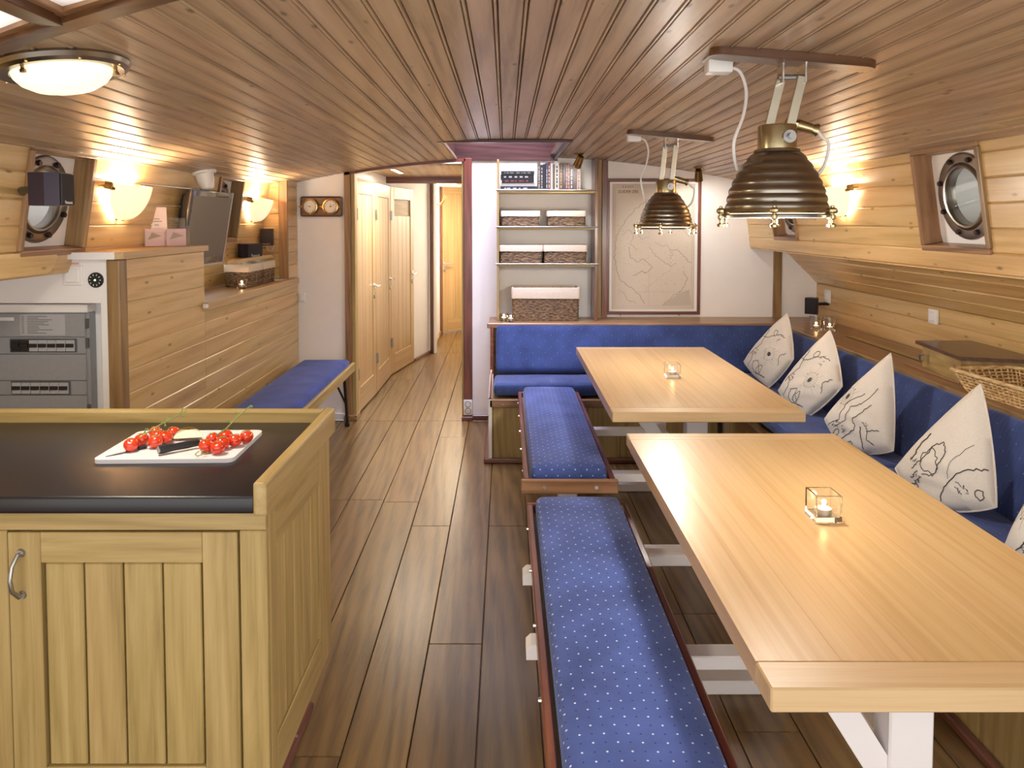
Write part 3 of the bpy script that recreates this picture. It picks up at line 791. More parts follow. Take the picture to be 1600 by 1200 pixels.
# back cushions: rear and three along the side
def back_cushion(label, x0, x1, seed):
    m = axes(((x0+x1)/2, 5.082, .612), (1, 0, 0), (0, .46, .89), (0, -.89, .46))
    return cushion('back_cushion', label, m, x1-x0, .345, .075, VEL_B, r=.025, puff=.006, seed=seed)
back_cushion('long blue backrest cushion below the shelves and framed chart', -.065, 1.885, 11)
def side_back(label, ya, yb, seed):
    m = axes((1.842, (ya+yb)/2, .605), (0, 1, 0), (.36, 0, .93), (.93, 0, -.36))
    m = axes((1.842, (ya+yb)/2, .605), (0, -1, 0), (.36, 0, .93), (-.93, 0, .36))
    return cushion('back_cushion', label, m, yb-ya, .345, .075, VEL_B, r=.025, puff=.006, seed=seed, group='side backrest cushions')
side_back('blue side backrest cushion at the right edge behind the cut off pillow', .5, 2.855, 12)
side_back('blue side backrest cushion from the corner past the third pillow', 2.86, 4.985, 13)

# ------------------------------------------------------------------ tables
def make_table(label, x0, x1, y0, y1, posts, bars, brace=True):
    t = thing('dining_table', label, 'table', T((x0+x1)/2, (y0+y1)/2, 0), 'dining tables')
    zt = .74; th = .042; be = .075
    n = 5; w = (x1-x0)/n
    for i in range(n):
        B().box((x0+w*i+.0001, y0+be+.0002, zt-th), (x0+w*(i+1)-.0001, y1-be-.0002, zt), .0004).build('top_board', BEECH, t, axis=1)
    for ya, yb in ((y0, y0+be), (y1-be, y1)):
        B().box((x0, ya, zt-th), (x1, yb, zt), .003).build('breadboard_end', BEECH_E, t, axis=0, smooth=15)
    xm = (x0+x1)/2 + .03
    for py in posts:
        box('leg', (xm-.046, py-.035, .04), (xm+.046, py+.035, zt-th-.03), STEELWHITE, t, .004)
        box('top_plate', (xm-.27, py-.03, zt-th-.03), (xm+.27, py+.03, zt-th), STEELWHITE, t, .003)
        box('foot', (xm-.30, py-.035, 0), (xm+.30, py+.035, .045), STEELWHITE, t, .004)
        for s in (-1,):
            bb = B(); d = Vector((xm+s*.25, py, zt-th-.03)) - Vector((xm+s*.03, py, .32)); u = d.normalized(); nn = Vector((u.z, 0, -u.x))*.028
            p0 = Vector((xm+s*.03, py, .32)); p1 = Vector((xm+s*.25, py, zt-th-.03))
            vs = []
            for yy in (-.028, .028):
                for p, q in ((p0, -1), (p0, 1), (p1, 1), (p1, -1)): vs.append(p + nn*q + Vector((0, yy, 0)))
            bb.add(vs, [(0, 1, 2, 3), (7, 6, 5, 4), (0, 4, 5, 1), (1, 5, 6, 2), (2, 6, 7, 3), (3, 7, 4, 0)]).build('brace', STEELWHITE, t, smooth=0)
    box('stretcher', (xm-.025, posts[0], .33), (xm+.025, posts[-1], .38), STEELWHITE, t, .003)
    for by in bars:
        box('bench_bar', (.455, by-.03, .325), (xm, by+.03, .362), STEELWHITE, t, .003)
    return t
make_table('nearer pale wooden dining table with square tealight on white steel legs', .432, 1.176, 1.165, 2.604, (1.5, 2.30), (1.905, 2.485))
make_table('farther pale wooden dining table below the framed chart', .425, 1.195, 2.895, 4.405, (3.22, 4.05), (3.29, 4.0))

# ------------------------------------------------------------------ loose benches with blue cushions
def make_bench(label, clabel, x0, x1, y0, y1, blocks, seed):
    t = thing('bench', label, 'bench', T((x0+x1)/2, (y0+y1)/2, 0), 'benches along the aisle')
    zt, zb = .448, .392
    for xa, xb in ((x0-.032, x0-.010), (x1+.010, x1+.032)): box('side_rail', (xa, y0-.02, zb), (xb, y1+.01, zt), MAHOG, t, .004)
    box('end_rail', (x0-.045, y0-.045, zb), (x1+.04, y0-.02, zt), TEAK, t, .004)
    box('end_rail', (x0-.032, y1+.01, zb), (x1+.032, y1+.03, zt), MAHOG, t, .004)
    box('seat_board', (x0-.010, y0-.02, zb+.006), (x1+.010, y1+.01, zb+.024), OAK, t)
    for xs_ in (x0+.05, x1-.05): B().cyl((xs_, y0-.051, (zt+zb)/2), (xs_, y0-.044, (zt+zb)/2), .008, .006, 10).build('screw', CHROME, t)
    for yy in [y0 + (y1-y0)*f for f in (.12, .32, .52, .72, .92)]:
        B().cyl((x0-.032, yy, zb+.02), (x0-.038, yy, zb+.02), .006, .005, 8).build('screw', CHROME, t)
    for by in blocks:
        b = B(); X = Matrix(((1, 0, 0, 0), (0, 0, 1, by), (0, 1, 0, 0), (0, 0, 0, 1)))
        b.prism([(x0-.058, .352), (x1+.03, .352), (x1+.03, .392), (x0-.045, .392), (x0-.058, .380)], -.028, .028, X)
        b.build('cross_bar', STEELWHITE, t, smooth=0)
    xm = (x0+x1)/2
    for py in (y0+.10, y1-.12):
        box('leg', (xm-.04, py-.03, .03), (xm+.04, py+.03, zb+.006), STEELWHITE, t, .003)
        box('foot', (xm-.12, py-.035, 0), (xm+.12, py+.035, .03), STEELWHITE, t, .003)
    cushion('bench_cushion', clabel, T(xm, (y0+y1)/2, .452), x1-x0+.005, y1-y0, .07, VEL, r=.028, puff=.012, wob=.0022, seed=seed, group='bench cushions')
make_bench('nearer narrow bench with mahogany rails beside the near table', 'spotted blue cushion on the nearer aisle bench', .112, .418, 1.13, 2.68, (2.30, 1.905), 21)
make_bench('farther narrow bench with two screws in its end rail', 'spotted blue cushion on the farther aisle bench', .108, .418, 2.985, 4.47, (), 22)

# ------------------------------------------------------------------ wall bench on the left
t = thing('folding_bench', 'low bench with blue pad and dark folding legs against the boarded left wall', 'bench', T(-1.3, 4.4, 0))
box('seat_board', (-1.53, 3.55, .415), (-1.125, 5.34, .43), OAK, t, .002)
box('front_rail', (-1.128, 3.55, .40), (-1.105, 5.36, .462), OAK, t, .003)
for yy in (3.75, 5.20):
    b = B().tube([(-1.15, yy, .41), (-1.155, yy+.12, .0)], .011, 8); b.build('leg', BLACKP, t)
    B().tube([(-1.152, yy+.07, .17), (-1.22, yy-.06, .41)], .008, 8).build('leg_brace', BLACKP, t)
    box('rubber_foot', (-1.172, yy+.10, 0), (-1.138, yy+.14, .03), BLACKP, t, .004)
    B().tube([(-1.50, yy, .41), (-1.50, yy+.12, .0)], .011, 8).build('leg', BLACKP, t)
cushion('bench_cushion', 'plain blue pad on the folding bench by the left wall', T(-1.30, 4.43, .462), .345, 1.74, .065, VEL_S, r=.026, puff=.006, seed=31) if False else None
VEL_S = velour('blue_velour_plain', '#35468a', '#4d5fa6', '#2b3a78', .03, .03, r=.03)
cushion('bench_cushion', 'plain blue pad on the folding bench by the left wall', T(-1.30, 4.43, .464), .345, 1.74, .065, VEL_S, r=.026, puff=.006, seed=31)

# ------------------------------------------------------------------ kitchen island
t = thing('kitchen_island', 'oak kitchen island cabinet with framed plank door and plank side', 'cabinet', T(-1.1, 1.9, 0))
FY = 1.602; IX = -.530; BY = 2.185; ZB = .20
box('carcass', (-1.75, FY+.02, ZB+.01), (IX-.02, BY-.01, .858), OAK, t)
box('top_rail', (-1.75, FY, .815), (IX-.001, FY+.02, .86), OAK, t, .0015)
box('corner_stile', (-.590, FY, ZB), (IX, FY+.02, .814), OAK, t, .002)
box('stile', (-1.168, FY, ZB), (-1.106, FY+.02, .814), OAK, t, .002)
box('bottom_rail', (-1.75, FY, ZB-.06), (-.591, FY+.02, ZB+.0), OAK, t, .002)
def isl_door(x0, x1, hinge_right):
    d = thing('door', None, None, T((x0+x1)/2, FY, .5), parent=t)
    y0, y1 = FY-.002, FY+.018
    box('stile', (x0, y0, ZB+.004), (x0+.072, y1, .811), OAK, d, .0015)
    box('stile', (x1-.078, y0, ZB+.004), (x1, y1, .811), OAK, d, .0015)
    box('rail', (x0+.0725, y0, .742), (x1-.0785, y1, .811), OAK, d, .0015)
    box('rail', (x0+.0725, y0, ZB+.004), (x1-.0785, y1, ZB+.075), OAK, d, .0015)
    a, b_ = x0+.0765, x1-.0825; w = (b_-a)/4
    for i in range(4): box('panel_board', (a+w*i+.002, y0+.005, ZB+.077), (a+w*(i+1)-.002, y1, .739), OAK, d, .0025)
    hx = x0+.03
    pts = [(hx, y0, .765), (hx, y0-.012, .765), (hx-.003, y0-.028, .745), (hx-.004, y0-.034, .718), (hx-.003, y0-.028, .69), (hx, y0-.012, .67), (hx, y0, .67)]
    h = B().tube(pts, .0048, 8)
    for zz in (.765, .67): h.cyl((hx, y0, zz), (hx, y0-.006, zz), .010, .008, 12)
    h.build('handle', STEEL, d)
isl_door(-1.103, -.594, True); isl_door(-1.68, -1.171, True)
# right side: frame and upright boards
sx = IX
box('side_stile', (sx-.02, FY+.021, ZB), (sx, 1.664, .86), OAK, t, .002)
box('side_stile', (sx-.02, 2.062, ZB), (sx, BY, .86), OAK, t, .002)
box('side_rail', (sx-.02, 1.6645, .75), (sx, 2.0615, .86), OAK, t, .002)
box('side_rail', (sx-.02, 1.6645, ZB), (sx, 2.0615, .30), OAK, t, .002)
for i in range(5):
    w = (2.0615-1.6645)/5; y0 = 1.6645+w*i
    box('side_board', (sx-.02, y0+.0005, .3005), (sx-.005, y0+w-.0005, .7495), OAK, t, .004)
box('plinth', (-1.75, FY+.06, 0), (-.625, BY-.02, ZB+.01), DARKTRIM, t)
box('floor_moulding', (-.625, FY+.06, 0), (-.590, 2.205, .022), MAHOG, t, .005)
B().cyl((-.600, 2.05, .021), (-.600, 2.05, .025), .005, .004, 10).build('screw', STEEL, t)
# worktop with raised edges
wt = thing('worktop', 'dark speckled laminate worktop with raised oak edges', 'worktop', T(-1.1, 1.9, .86))
b = B(); b.box((-1.75, 1.576, .861), (-.545, 2.172, .900), .007, 3); b.build('slab', LAMINATE, wt)
box('side_edge', (-.545, 1.560, .862), (-.515, 2.204, .936), OAK, wt, .006, 2)
box('back_edge', (-1.75, 2.172, .862), (-.5455, 2.204, .934), OAK, wt, .006, 2)

# ------------------------------------------------------------------ food on the worktop
cbm = T(-.852, 1.922, .9005) @ RZ(math.radians(1.5))
b = B(); w, d, rr = .345, .252, .018; o_ = []
for cx, cy, a0 in ((w/2-rr, d/2-rr, 0), (-w/2+rr, d/2-rr, 90), (-w/2+rr, -d/2+rr, 180), (w/2-rr, -d/2+rr, 270)):
    for s in range(6):
        a = math.radians(a0+18*s); o_.append((cx+rr*math.cos(a), cy+rr*math.sin(a)))
b.prism(o_, 0, .0105)
tag(b.build('cutting_board', plain('board_plastic', '#dcd8dc', .4), None, cbm), 'light grey plastic cutting board on the dark worktop', 'cutting board')
ZT = .911
def tomato(parent, x, y, r=.0175, z=None, dark=False):
    z = ZT + r if z is None else z
    prof = []
    for i in range(11):
        a = PI*i/10; rad = r*math.sin(a)*1.04; zz = -r*.94*math.cos(a)
        if i > 8: zz -= r*.10*(i-8)
        prof.append((max(rad, 1e-5), zz))
    o = B().lathe(prof, 18).build('tomato', RED, parent, T(x, y, z) @ Euler((random.uniform(-.5, .5), random.uniform(-.5, .5), 0)).to_matrix().to_4x4(), center=False, smooth=80)
    cal = B()
    for k in range(5):
        a = 2*PI*k/5+x*90
        cal.tube([(0, 0, r*.78), (.006*math.cos(a), .006*math.sin(a), r*.92), (.012*math.cos(a), .012*math.sin(a), r*.80)], .0011, 5, taper=.4)
    cal.build('calyx', STEMG, o, T(x, y, z), center=False)
    return o
tv = thing('tomato_truss', 'left truss of cherry tomatoes on the cutting board with curled green stem', 'tomatoes', T(-.93, 1.91, ZT))
for x, y in ((-.957, 1.857), (-.953, 1.905), (-.908, 1.885), (-.900, 1.925), (-.945, 1.965), (-.897, 1.962), (-.925, 1.93)): tomato(tv, x, y)
st = [(-.938, 1.862, .945), (-.925, 1.89, .954), (-.912, 1.92, .962), (-.902, 1.95, .967), (-.89, 1.98, .972), (-.877, 2.0, .978)]
so = B().tube(st, .0021, 6, taper=.7).build('stem', STEMG, tv)
for i, (px_, py_, pz_) in enumerate(st[1:]):
    s = 1 if i % 2 else -1
    B().tube([(px_, py_, pz_), (px_+.006*s, py_+.002, pz_+.006), (px_+.012*s, py_+.003, pz_+.005), (px_+.013*s, py_+.002, pz_-.001)], .0012, 5).ball((px_+.013*s, py_+.002, pz_-.002), .0026, 8).build('twig', STEMG, so)
tv = thing('tomato_truss', 'right truss of cherry tomatoes on the cutting board with a long upright stem', 'tomatoes', T(-.74, 1.89, ZT))
for x, y in ((-.762, 1.848), (-.768, 1.905), (-.727, 1.835), (-.729, 1.873), (-.705, 1.895), (-.687, 1.928), (-.745, 1.935)): tomato(tv, x, y)
st = [(-.745, 1.875, .948), (-.737, 1.915, .952), (-.728, 1.94, .964), (-.716, 1.965, .978), (-.703, 1.985, .990), (-.697, 1.995, .996)]
so = B().tube(st, .0021, 6, taper=.7).build('stem', STEMG, tv)
for i, (px_, py_, pz_) in enumerate(st[2:5]):
    s = -1 if i != 2 else 1
    B().tube([(px_, py_, pz_), (px_+.006*s, py_, pz_-.001), (px_+.012*s, py_, pz_+.004)], .0011, 5).ball((px_+.012*s, py_, pz_+.005), .003, 8).build('twig', STEMG, so)
B().tube([(-.745, 1.82, .92), (-.765, 1.805, .916), (-.775, 1.812, .918), (-.770, 1.825, .922)], .0012, 5).ball((-.758, 1.818, .925), .0032, 8).build('twig', STEMG, so)
# knives
def knife(label, p0, p1, blade_len, small=False):
    p0 = Vector(p0); p1 = Vector(p1); d = (p1-p0); L = d.length; d.normalize(); n = Vector((-d.y, d.x, 0))
    m = Matrix(((d.x, n.x, 0, p0.x), (d.y, n.y, 0, p0.y), (0, 0, 1, 0), (0, 0, 0, 1)))
    k = thing('kitchen_knife', label, 'knife', T(p0.x, p0.y, ZT), 'knives on the cutting board')
    b = B(); prof = []
    secs = [(0, .0085, .0105), (.012, .0095, .012), (L*.35, .0075, .0095), (L*.7, .0085, .010), (L*.95, .0075, .0085), (L, .0065, .0075)]
    vs = []; fs = []; nn = 12
    for x, hy, hz in secs:
        for q in range(nn):
            a = 2*PI*q/nn; vs.append((x, hy*math.cos(a), .014+hz*math.sin(a)))
    for i in range(len(secs)-1):
        for q in range(nn): fs.append((i*nn+q, i*nn+(q+1) % nn, (i+1)*nn+(q+1) % nn, (i+1)*nn+q))
    fs += [tuple(reversed(range(nn))), tuple(range((len(secs)-1)*nn, len(secs)*nn))]
    b.add(vs, fs).build('handle', BLACKP, k, m @ T(0, 0, ZT))
    B().cyl((-.0015, 0, .014), (.002, 0, .014), .0092, .0092, 16).build('end_cap', STEEL, k, m @ T(0, 0, ZT))
    b = B(); b.prism([(L-.004, -.008), (L+blade_len*.7, -.008), (L+blade_len, .004), (L+blade_len*.5, .007), (L-.004, .007)], .0125, .0142); b.build('blade', STEEL, k, m @ T(0, 0, ZT))
    return k
knife('kitchen knife with thick black handle lying across the cutting board', (-.872, 1.825, 0), (-.795, 1.888, 0), .075)
k = thing('paring_knife', 'dark pointed blade sticking out from under the left tomatoes', 'knife', T(-.98, 1.83, ZT), 'knives on the cutting board')
m = T(-.998, 1.812, ZT) @ RZ(math.radians(48))
B().prism([(0, 0), (.03, -.006), (.075, -.008), (.075, .006), (.03, .004)], .0004, .0022).build('blade', GREYD, k, m)
B().box((.075, -.006, .0004), (.10, .006, .009), .003).build('handle', BLACKP, k, m)
# apple wedge
ap = thing('apple_wedge', 'cut apple quarter with cream flesh between the tomato trusses', 'apple', T(-.855, 1.96, ZT))
SK = plain('apple_skin', '#d8a858', .3, noise=.5, nscale=30, coat=.3); FLESH = plain('apple_flesh', '#f0e7c2', .55, noise=.1)
n = 12; vs = []; R = .036
b = B(); m = T(-.853, 1.958, ZT+.004) @ RZ(math.radians(12)) @ RX(math.radians(-20))
fl_ = []
for i in range(n+1):
    a = PI*i/n; rr_ = R*(1 - .22*math.exp(-((i-n/2)/1.6)**2))
    fl_.append((R*1.02*math.cos(a)*-1, rr_*math.sin(a)*.78))
b.prism([(x, y) for x, y in fl_], -.001, .001, Matrix(((1, 0, 0, 0), (0, .25, -1, -.012), (0, 1, 0, 0), (0, 0, 0, 1)))).build('flesh', FLESH, ap, m)
b = B(); vs = []; fs = []
for j in range(7):
    f = j/6*PI*.5
    for i in range(n+1):
        a = PI*i/n; x = -R*math.cos(a); rr_ = R*math.sin(a)*.8
        vs.append((x, -.012+rr_*math.sin(f)*1.1 + .25*rr_*math.cos(f)*.0, rr_*math.cos(f)))
for j in range(6):
    for i in range(n): fs.append((j*(n+1)+i, j*(n+1)+i+1, (j+1)*(n+1)+i+1, (j+1)*(n+1)+i))
b.add(vs, fs).build('skin', SK, ap, m, smooth=80)
# ------------------------------------------------------------------ map pillows on the side bench
PN = Vector((-.9, -.3, .3)).normalized()
PU = Vector((.316, -.949, 0)).normalized(); PV = PN.cross(PU).normalized()
if PV.z < 0: PV = -PV
def wiggle(p, q, n, amp, rnd):
    out = []
    for i in range(n+1):
        f = i/n; e = amp if 0 < i < n else 0
        out.append((p[0]+(q[0]-p[0])*f + rnd.uniform(-e, e), p[1]+(q[1]-p[1])*f + rnd.uniform(-e, e)))
    return out
def pillow(label, P, quad, seed, prints):
    """quad: top, right, bottom, left corners in the pillow's own plane"""
    rnd = random.Random(seed)
    m = axes(P, PU, PV, PN) if PU.cross(PV).dot(PN) > 0 else axes(P, PU, PV, PN)
    N = 22; thick = .062
    tq, rq, bq, lq = [Vector(q) for q in quad]
    def base(u, v):                                        # u,v in 0..1: left-top corner scheme
        return (tq*(1-u)*(1-v) + rq*u*(1-v) + bq*u*v + lq*(1-u)*v)
    ph = [rnd.uniform(0, 6) for _ in range(8)]
    cen = (tq+rq+bq+lq)/4
    def surf(u, v, side):
        p = base(u, v)
        eu = 4*u*(1-u); ev = 4*v*(1-v)
        # edges pull in between the corners
        pull = -.085*(eu*(1-ev) + ev*(1-eu))
        p = p + (cen-p)*pull*1.0
        h = thick*(max(0, eu*ev)**.42)
        h += .006*math.sin(u*9+ph[0]+v*4)*eu*ev + .005*math.sin(v*13+ph[1]-u*6)*eu*ev + .0035*math.sin((u+v)*24+ph[2])*eu*ev
        return Vector((p.x, p.y, side*h*(1.0 if side > 0 else .75)))
    b = B(); vs = []; fs = []
    for side in (1, -1):
        o0 = len(vs)
        for j in range(N+1):
            for i in range(N+1): vs.append(surf(i/N, j/N, side))
        for j in range(N):
            for i in range(N):
                a = o0+j*(N+1)+i; q = (a, a+1, a+N+2, a+N+1)
                fs.append(q if side < 0 else q[::-1])
    bm = bmesh.new()
    bv = [bm.verts.new(v) for v in vs]
    for f in fs: bm.faces.new([bv[i] for i in f])
    bmesh.ops.remove_doubles(bm, verts=bm.verts, dist=.0005); bmesh.ops.recalc_face_normals(bm, faces=bm.faces)
    b.bm(bm); bm.free()
    o = b.build('pillow', LINEN, None, m, center=False, smooth=70)
    tag(o, label, 'pillow', 'printed map pillows on the side bench')
    ed = [surf(i/20, 0, 1) for i in range(20)] + [surf(1, i/20, 1) for i in range(20)] + [surf(1-i/20, 1, 1) for i in range(20)] + [surf(0, 1-i/20, 1) for i in range(20)]
    B().tube(ed, .0035, 6, closed=True).build('seam', LINEN, o, m)
    ink = B(); pale = B()
    def onto(pts, w, bb=ink):
        fine = []
        for a, c in zip(pts, pts[1:]):
            for s in range(4): fine.append((a[0]+(c[0]-a[0])*s/4, a[1]+(c[1]-a[1])*s/4))
        fine.append(pts[-1])
        fine = [(min(.985, max(.015, u)), min(.985, max(.015, v))) for u, v in fine]
        bb.ribbon([surf(u, v, 1) + Vector((0, 0, .0012)) for u, v in fine], w)
    for pr in prints:
        if pr[0] == 'rose':
            _, cu, cv, R = pr
            for rr, w in ((R, .0016), (R*.28, .004), (R*.18, .004), (R*.08, .004)):
                onto([(cu+rr*math.cos(2*PI*i/24), cv+rr*math.sin(2*PI*i/24)) for i in range(25)], w, pale if rr == R else ink)
            for k in range(16):
                a = 2*PI*k/16
                onto([(cu+R*.3*math.cos(a), cv+R*.3*math.sin(a)), (cu+R*(2.0 if k % 2 else 1.15)*math.cos(a), cv+R*(2.0 if k % 2 else 1.15)*math.sin(a))], .0010, pale)
                if k % 4 == 0: onto([(cu+R*1.1*math.cos(a), cv+R*1.1*math.sin(a)), (cu+R*1.25*math.cos(a), cv+R*1.25*math.sin(a))], .004)
        elif pr[0] == 'coast':
            pts = []
            for a, c in zip(pr[1], pr[1][1:]): pts += wiggle(a, c, 6, .012, rnd)[:-1]
            pts.append(pr[1][-1]); onto(pts, (pr[2] if len(pr) > 2 else .0028)*1.35)
        elif pr[0] == 'isle':
            _, cu, cv, ru, rv = pr; k = 18; ra = [rnd.uniform(.72, 1.2) for _ in range(k)]
            lp = [(cu+ru*ra[i % k]*math.cos(2*PI*i/k), cv+rv*ra[i % k]*math.sin(2*PI*i/k)) for i in range(k+1)]; onto(lp, .0036)
        elif pr[0] == 'marks':
            for _ in range(pr[3]):
                u, v = pr[1]+rnd.uniform(-.06, .06), pr[2]+rnd.uniform(-.06, .06)
                a = rnd.uniform(0, PI); l = rnd.uniform(.02, .05)
                onto([(u, v), (u+l*math.cos(a), v+l*math.sin(a))], .0026)
    if ink.v: ink.build('printed_coastline', PRINT, o, m, smooth=0, kind='stuff')
    if pale.v: pale.build('printed_compass_lines', PRINT_L, o, m, smooth=0, kind='stuff')
    return o
A1 = [('rose', .62, .42, .12), ('coast', [(.08, .45), (.25, .35), (.42, .12), (.55, .06)]), ('coast', [(.40, .78), (.50, .70), (.58, .78), (.70, .88), (.84, .84)]), ('coast', [(.40, .78), (.46, .90), (.60, .92), (.84, .84)]), ('marks', .24, .66, 12), ('coast', [(.15, .7), (.3, .8), (.3, .95)]), ('isle', .62, .80, .05, .11), ('isle', .30, .2, .05, .04), ('coast', [(.85, .1), (.8, .25), (.9, .4)]), ('marks', .45, .15, 6), ('coast', [(.1, .30), (.2, .52), (.12, .8)])]
A3 = [('rose', .15, .55, .10), ('coast', [(.35, .12), (.42, .35), (.36, .5), (.5, .62), (.45, .85)]), ('coast', [(.50, .2), (.55, .5), (.7, .55), (.72, .9)]), ('marks', .62, .75, 10), ('coast', [(.8, .15), (.76, .35), (.86, .4), (.93, .3)]), ('marks', .42, .80, 14), ('coast', [(.68, .45), (.85, .5), (.96, .55)], .004), ('marks', .72, .3, 8), ('isle', .55, .9, .05, .07), ('isle', .86, .75, .04, .06), ('coast', [(.3, .3), (.25, .6), (.4, .75), (.3, .95)])]
A4 = [('coast', [(.28, .5), (.32, .38), (.44, .36), (.52, .48), (.60, .62), (.52, .72)]), ('coast', [(.28, .5), (.36, .66), (.34, .8)]), ('marks', .50, .80, 26), ('coast', [(.72, .02), (.68, .2), (.72, .4), (.80, .6), (.9, .7)], .0034), ('marks', .82, .32, 12), ('coast', [(.12, .5), (.16, .65), (.24, .75)], .004), ('coast', [(.5, .1), (.55, .3), (.7, .45)], .0015), ('marks', .25, .72, 8), ('isle', .42, .58, .14, .10), ('isle', .9, .15, .04, .05), ('isle', .6, .9, .08, .05)]
pillow('map printed pillow in the far corner beside the far table', (1.655, 4.6, .655), [(.062, .281), (.222, .016), (.084, -.19), (-.215, -.081)], 1, A1)
pillow('second map pillow from the corner showing a whole compass rose', (1.645, 3.95, .655), [(.053, .271), (.236, -.001), (.061, -.21), (-.205, -.121)], 2, A1)
pillow('third map pillow from the corner with a compass rose at its upper edge', (1.635, 3.3, .65), [(.05, .268), (.192, -.138), (-.03, -.21), (-.222, -.107)], 3, A3)
pillow('largest looking map pillow near the right edge with a big island outline', (1.615, 2.68, .65), [(.074, .272), (.238, -.120), (.02, -.21), (-.178, -.123)], 4, A4)
pillow('map pillow cut off by the right edge of the picture', (1.615, 2.12, .625), [(-.02, .235), (.15, -.05), (.05, -.18), (-.125, -.137)], 5, A3)

# ------------------------------------------------------------------ tealights
def tealight(label, x, y, z, s=.064, h=.066, round_=False, power=.12, rot=0.0, group=None):
    t = thing('tealight_holder', label, 'candle', T(x, y, z), group)
    m = T(x, y, z + .0005) @ RZ(rot)
    wl_ = .005; b = B()
    if round_:
        b.lathe([(1e-5, 0), (s*.40, 0), (s*.5, h), (s*.5-wl_*.8, h), (s*.40-wl_*.8, .012), (1e-5, .012)], 24)
    else:
        a = s/2; c = a-wl_
        vs = [(-a, -a, 0), (a, -a, 0), (a, a, 0), (-a, a, 0), (-a, -a, h), (a, -a, h), (a, a, h), (-a, a, h), (-c, -c, .013), (c, -c, .013), (c, c, .013), (-c, c, .013), (-c, -c, h), (c, -c, h), (c, c, h), (-c, c, h)]
        b.add(vs, [(0, 3, 2, 1), (0, 1, 5, 4), (1, 2, 6, 5), (2, 3, 7, 6), (3, 0, 4, 7), (8, 9, 10, 11), (8, 12, 13, 9), (9, 13, 14, 10), (10, 14, 15, 11), (11, 15, 12, 8), (4, 5, 13, 12), (5, 6, 14, 13), (6, 7, 15, 14), (7, 4, 12, 15)])
    b.build('glass', CLEAR, t, m, smooth=25)
    z0 = .0135; r = min(.019, s*.33)
    B().lathe([(1e-5, z0), (r, z0), (r, z0+.014), (r-.001, z0+.014), (r-.001, z0+.002), (1e-5, z0+.002)], 20).build('tin_cup', TIN, t, m)
    B().lathe([(1e-5, z0+.003), (r-.0012, z0+.003), (r-.0012, z0+.012), (1e-5, z0+.0115)], 20).build('wax', WAX, t, m)
    B().lathe([(1e-5, z0+.013), (.0032, z0+.017), (.0042, z0+.021), (.0026, z0+.029), (1e-5, z0+.036)], 10).build('flame', FLAME, t, m)
    if power: lamp_light('candle_glow', 'POINT', (x, y, z+z0+.03), power, (1, .6, .25), .006, parent=t)
    return t
tealight('square glass tealight on the nearer table', .812, 1.85, .7405, .066, .068)
tealight('square glass tealight on the farther table', .812, 3.555, .7405, .066, .066)
tealight('flared glass tealight on the right ledge, left one of the pair', 2.062, 4.86, .7785, .085, .088, True, .25, group='tealights on the right ledge')
tealight('flared glass tealight on the right ledge, right one of the pair', 2.125, 4.80, .7785, .085, .085, True, .25, group='tealights on the right ledge')
tealight('mosaic tealight on the left ledge in front of the basket', -1.66, 4.62, 1.0725, .07, .058, True, .1)
tealight('tealight at the left end of the rear ledge, outer one', -.012, 5.27, .7785, .06, .055, True, .05, group='tealights on the rear ledge')
tealight('tealight at the left end of the rear ledge, next to the big basket', .037, 5.22, .7785, .055, .05, True, .05, group='tealights on the rear ledge')

# ------------------------------------------------------------------ woven baskets
def rrect(hx, hy, r, n=4):
    o = []
    for cx, cy, a0 in ((hx-r, hy-r, 0), (-hx+r, hy-r, 90), (-hx+r, -hy+r, 180), (hx-r, -hy+r, 270)):
        for s in range(n+1):
            a = math.radians(a0+90*s/n); o.append((cx+r*math.cos(a), cy+r*math.sin(a)))
    return o
def basket(label, m, L, W, H, group=None, liner=.32, open_=False):
    t = thing('storage_basket', label, 'basket', m, group)
    rw = .0062; n = max(5, int(H/(rw*1.75)))
    b = B()
    for i in range(n):
        f = i/(n-1); z = rw + (H-2*rw)*f; g = .97+.03*f
        pts = [(x*g, y*g, z) for x, y in rrect(L/2-rw, W/2-rw, .02, 3)]
        fine = []
        for p, q in zip(pts, pts[1:]+pts[:1]):
            d = math.dist(p, q); k = max(1, int(d/.03))
            for s in range(k):
                w = .0016*math.sin((i % 2)*PI + (len(fine))*PI*.9)
                fx = p[0]+(q[0]-p[0])*s/k; fy = p[1]+(q[1]-p[1])*s/k; l = math.hypot(fx, fy) or 1
                fine.append((fx+fx/l*w, fy+fy/l*w, z))
        b.tube(fine, rw, 5, closed=True)
    b.build('woven_body', SEAGRASS, t, m)
    B().prism([(x*.95, y*.95) for x, y in rrect(L/2-rw*2, W/2-rw*2, .018, 3)], .004, .012).build('bottom', SEAGRASS, t, m)
    lo = H*(1-liner); b = B(); o = rrect(L/2+.002, W/2+.002, .022, 5); ii = rrect(L/2-.012, W/2-.012, .016, 5); k = len(o); vs = []; fs = []
    rings = [(o, lo, 1.0), (o, lo+.25*(H-lo), 1.006), (o, H-.003, 1.0), (o, H+.004, .985), (ii, H+.003, 1.0), (ii, .016, .96)]
    for q, (rg, z, g) in enumerate(rings):
        for i, (x, y) in enumerate(rg): vs.append((x*g, y*g, z + (.002*math.sin(i*2.3) if q < 2 else 0)))
    for q in range(len(rings)-1):
        for i in range(k): fs.append((q*k+i, q*k+(i+1) % k, (q+1)*k+(i+1) % k, (q+1)*k+i))
    fs.append(tuple((len(rings)-1)*k+i for i in range(k)))
    b.add(vs, fs).build('cloth_liner', LINER, t, m, smooth=50)
    return t
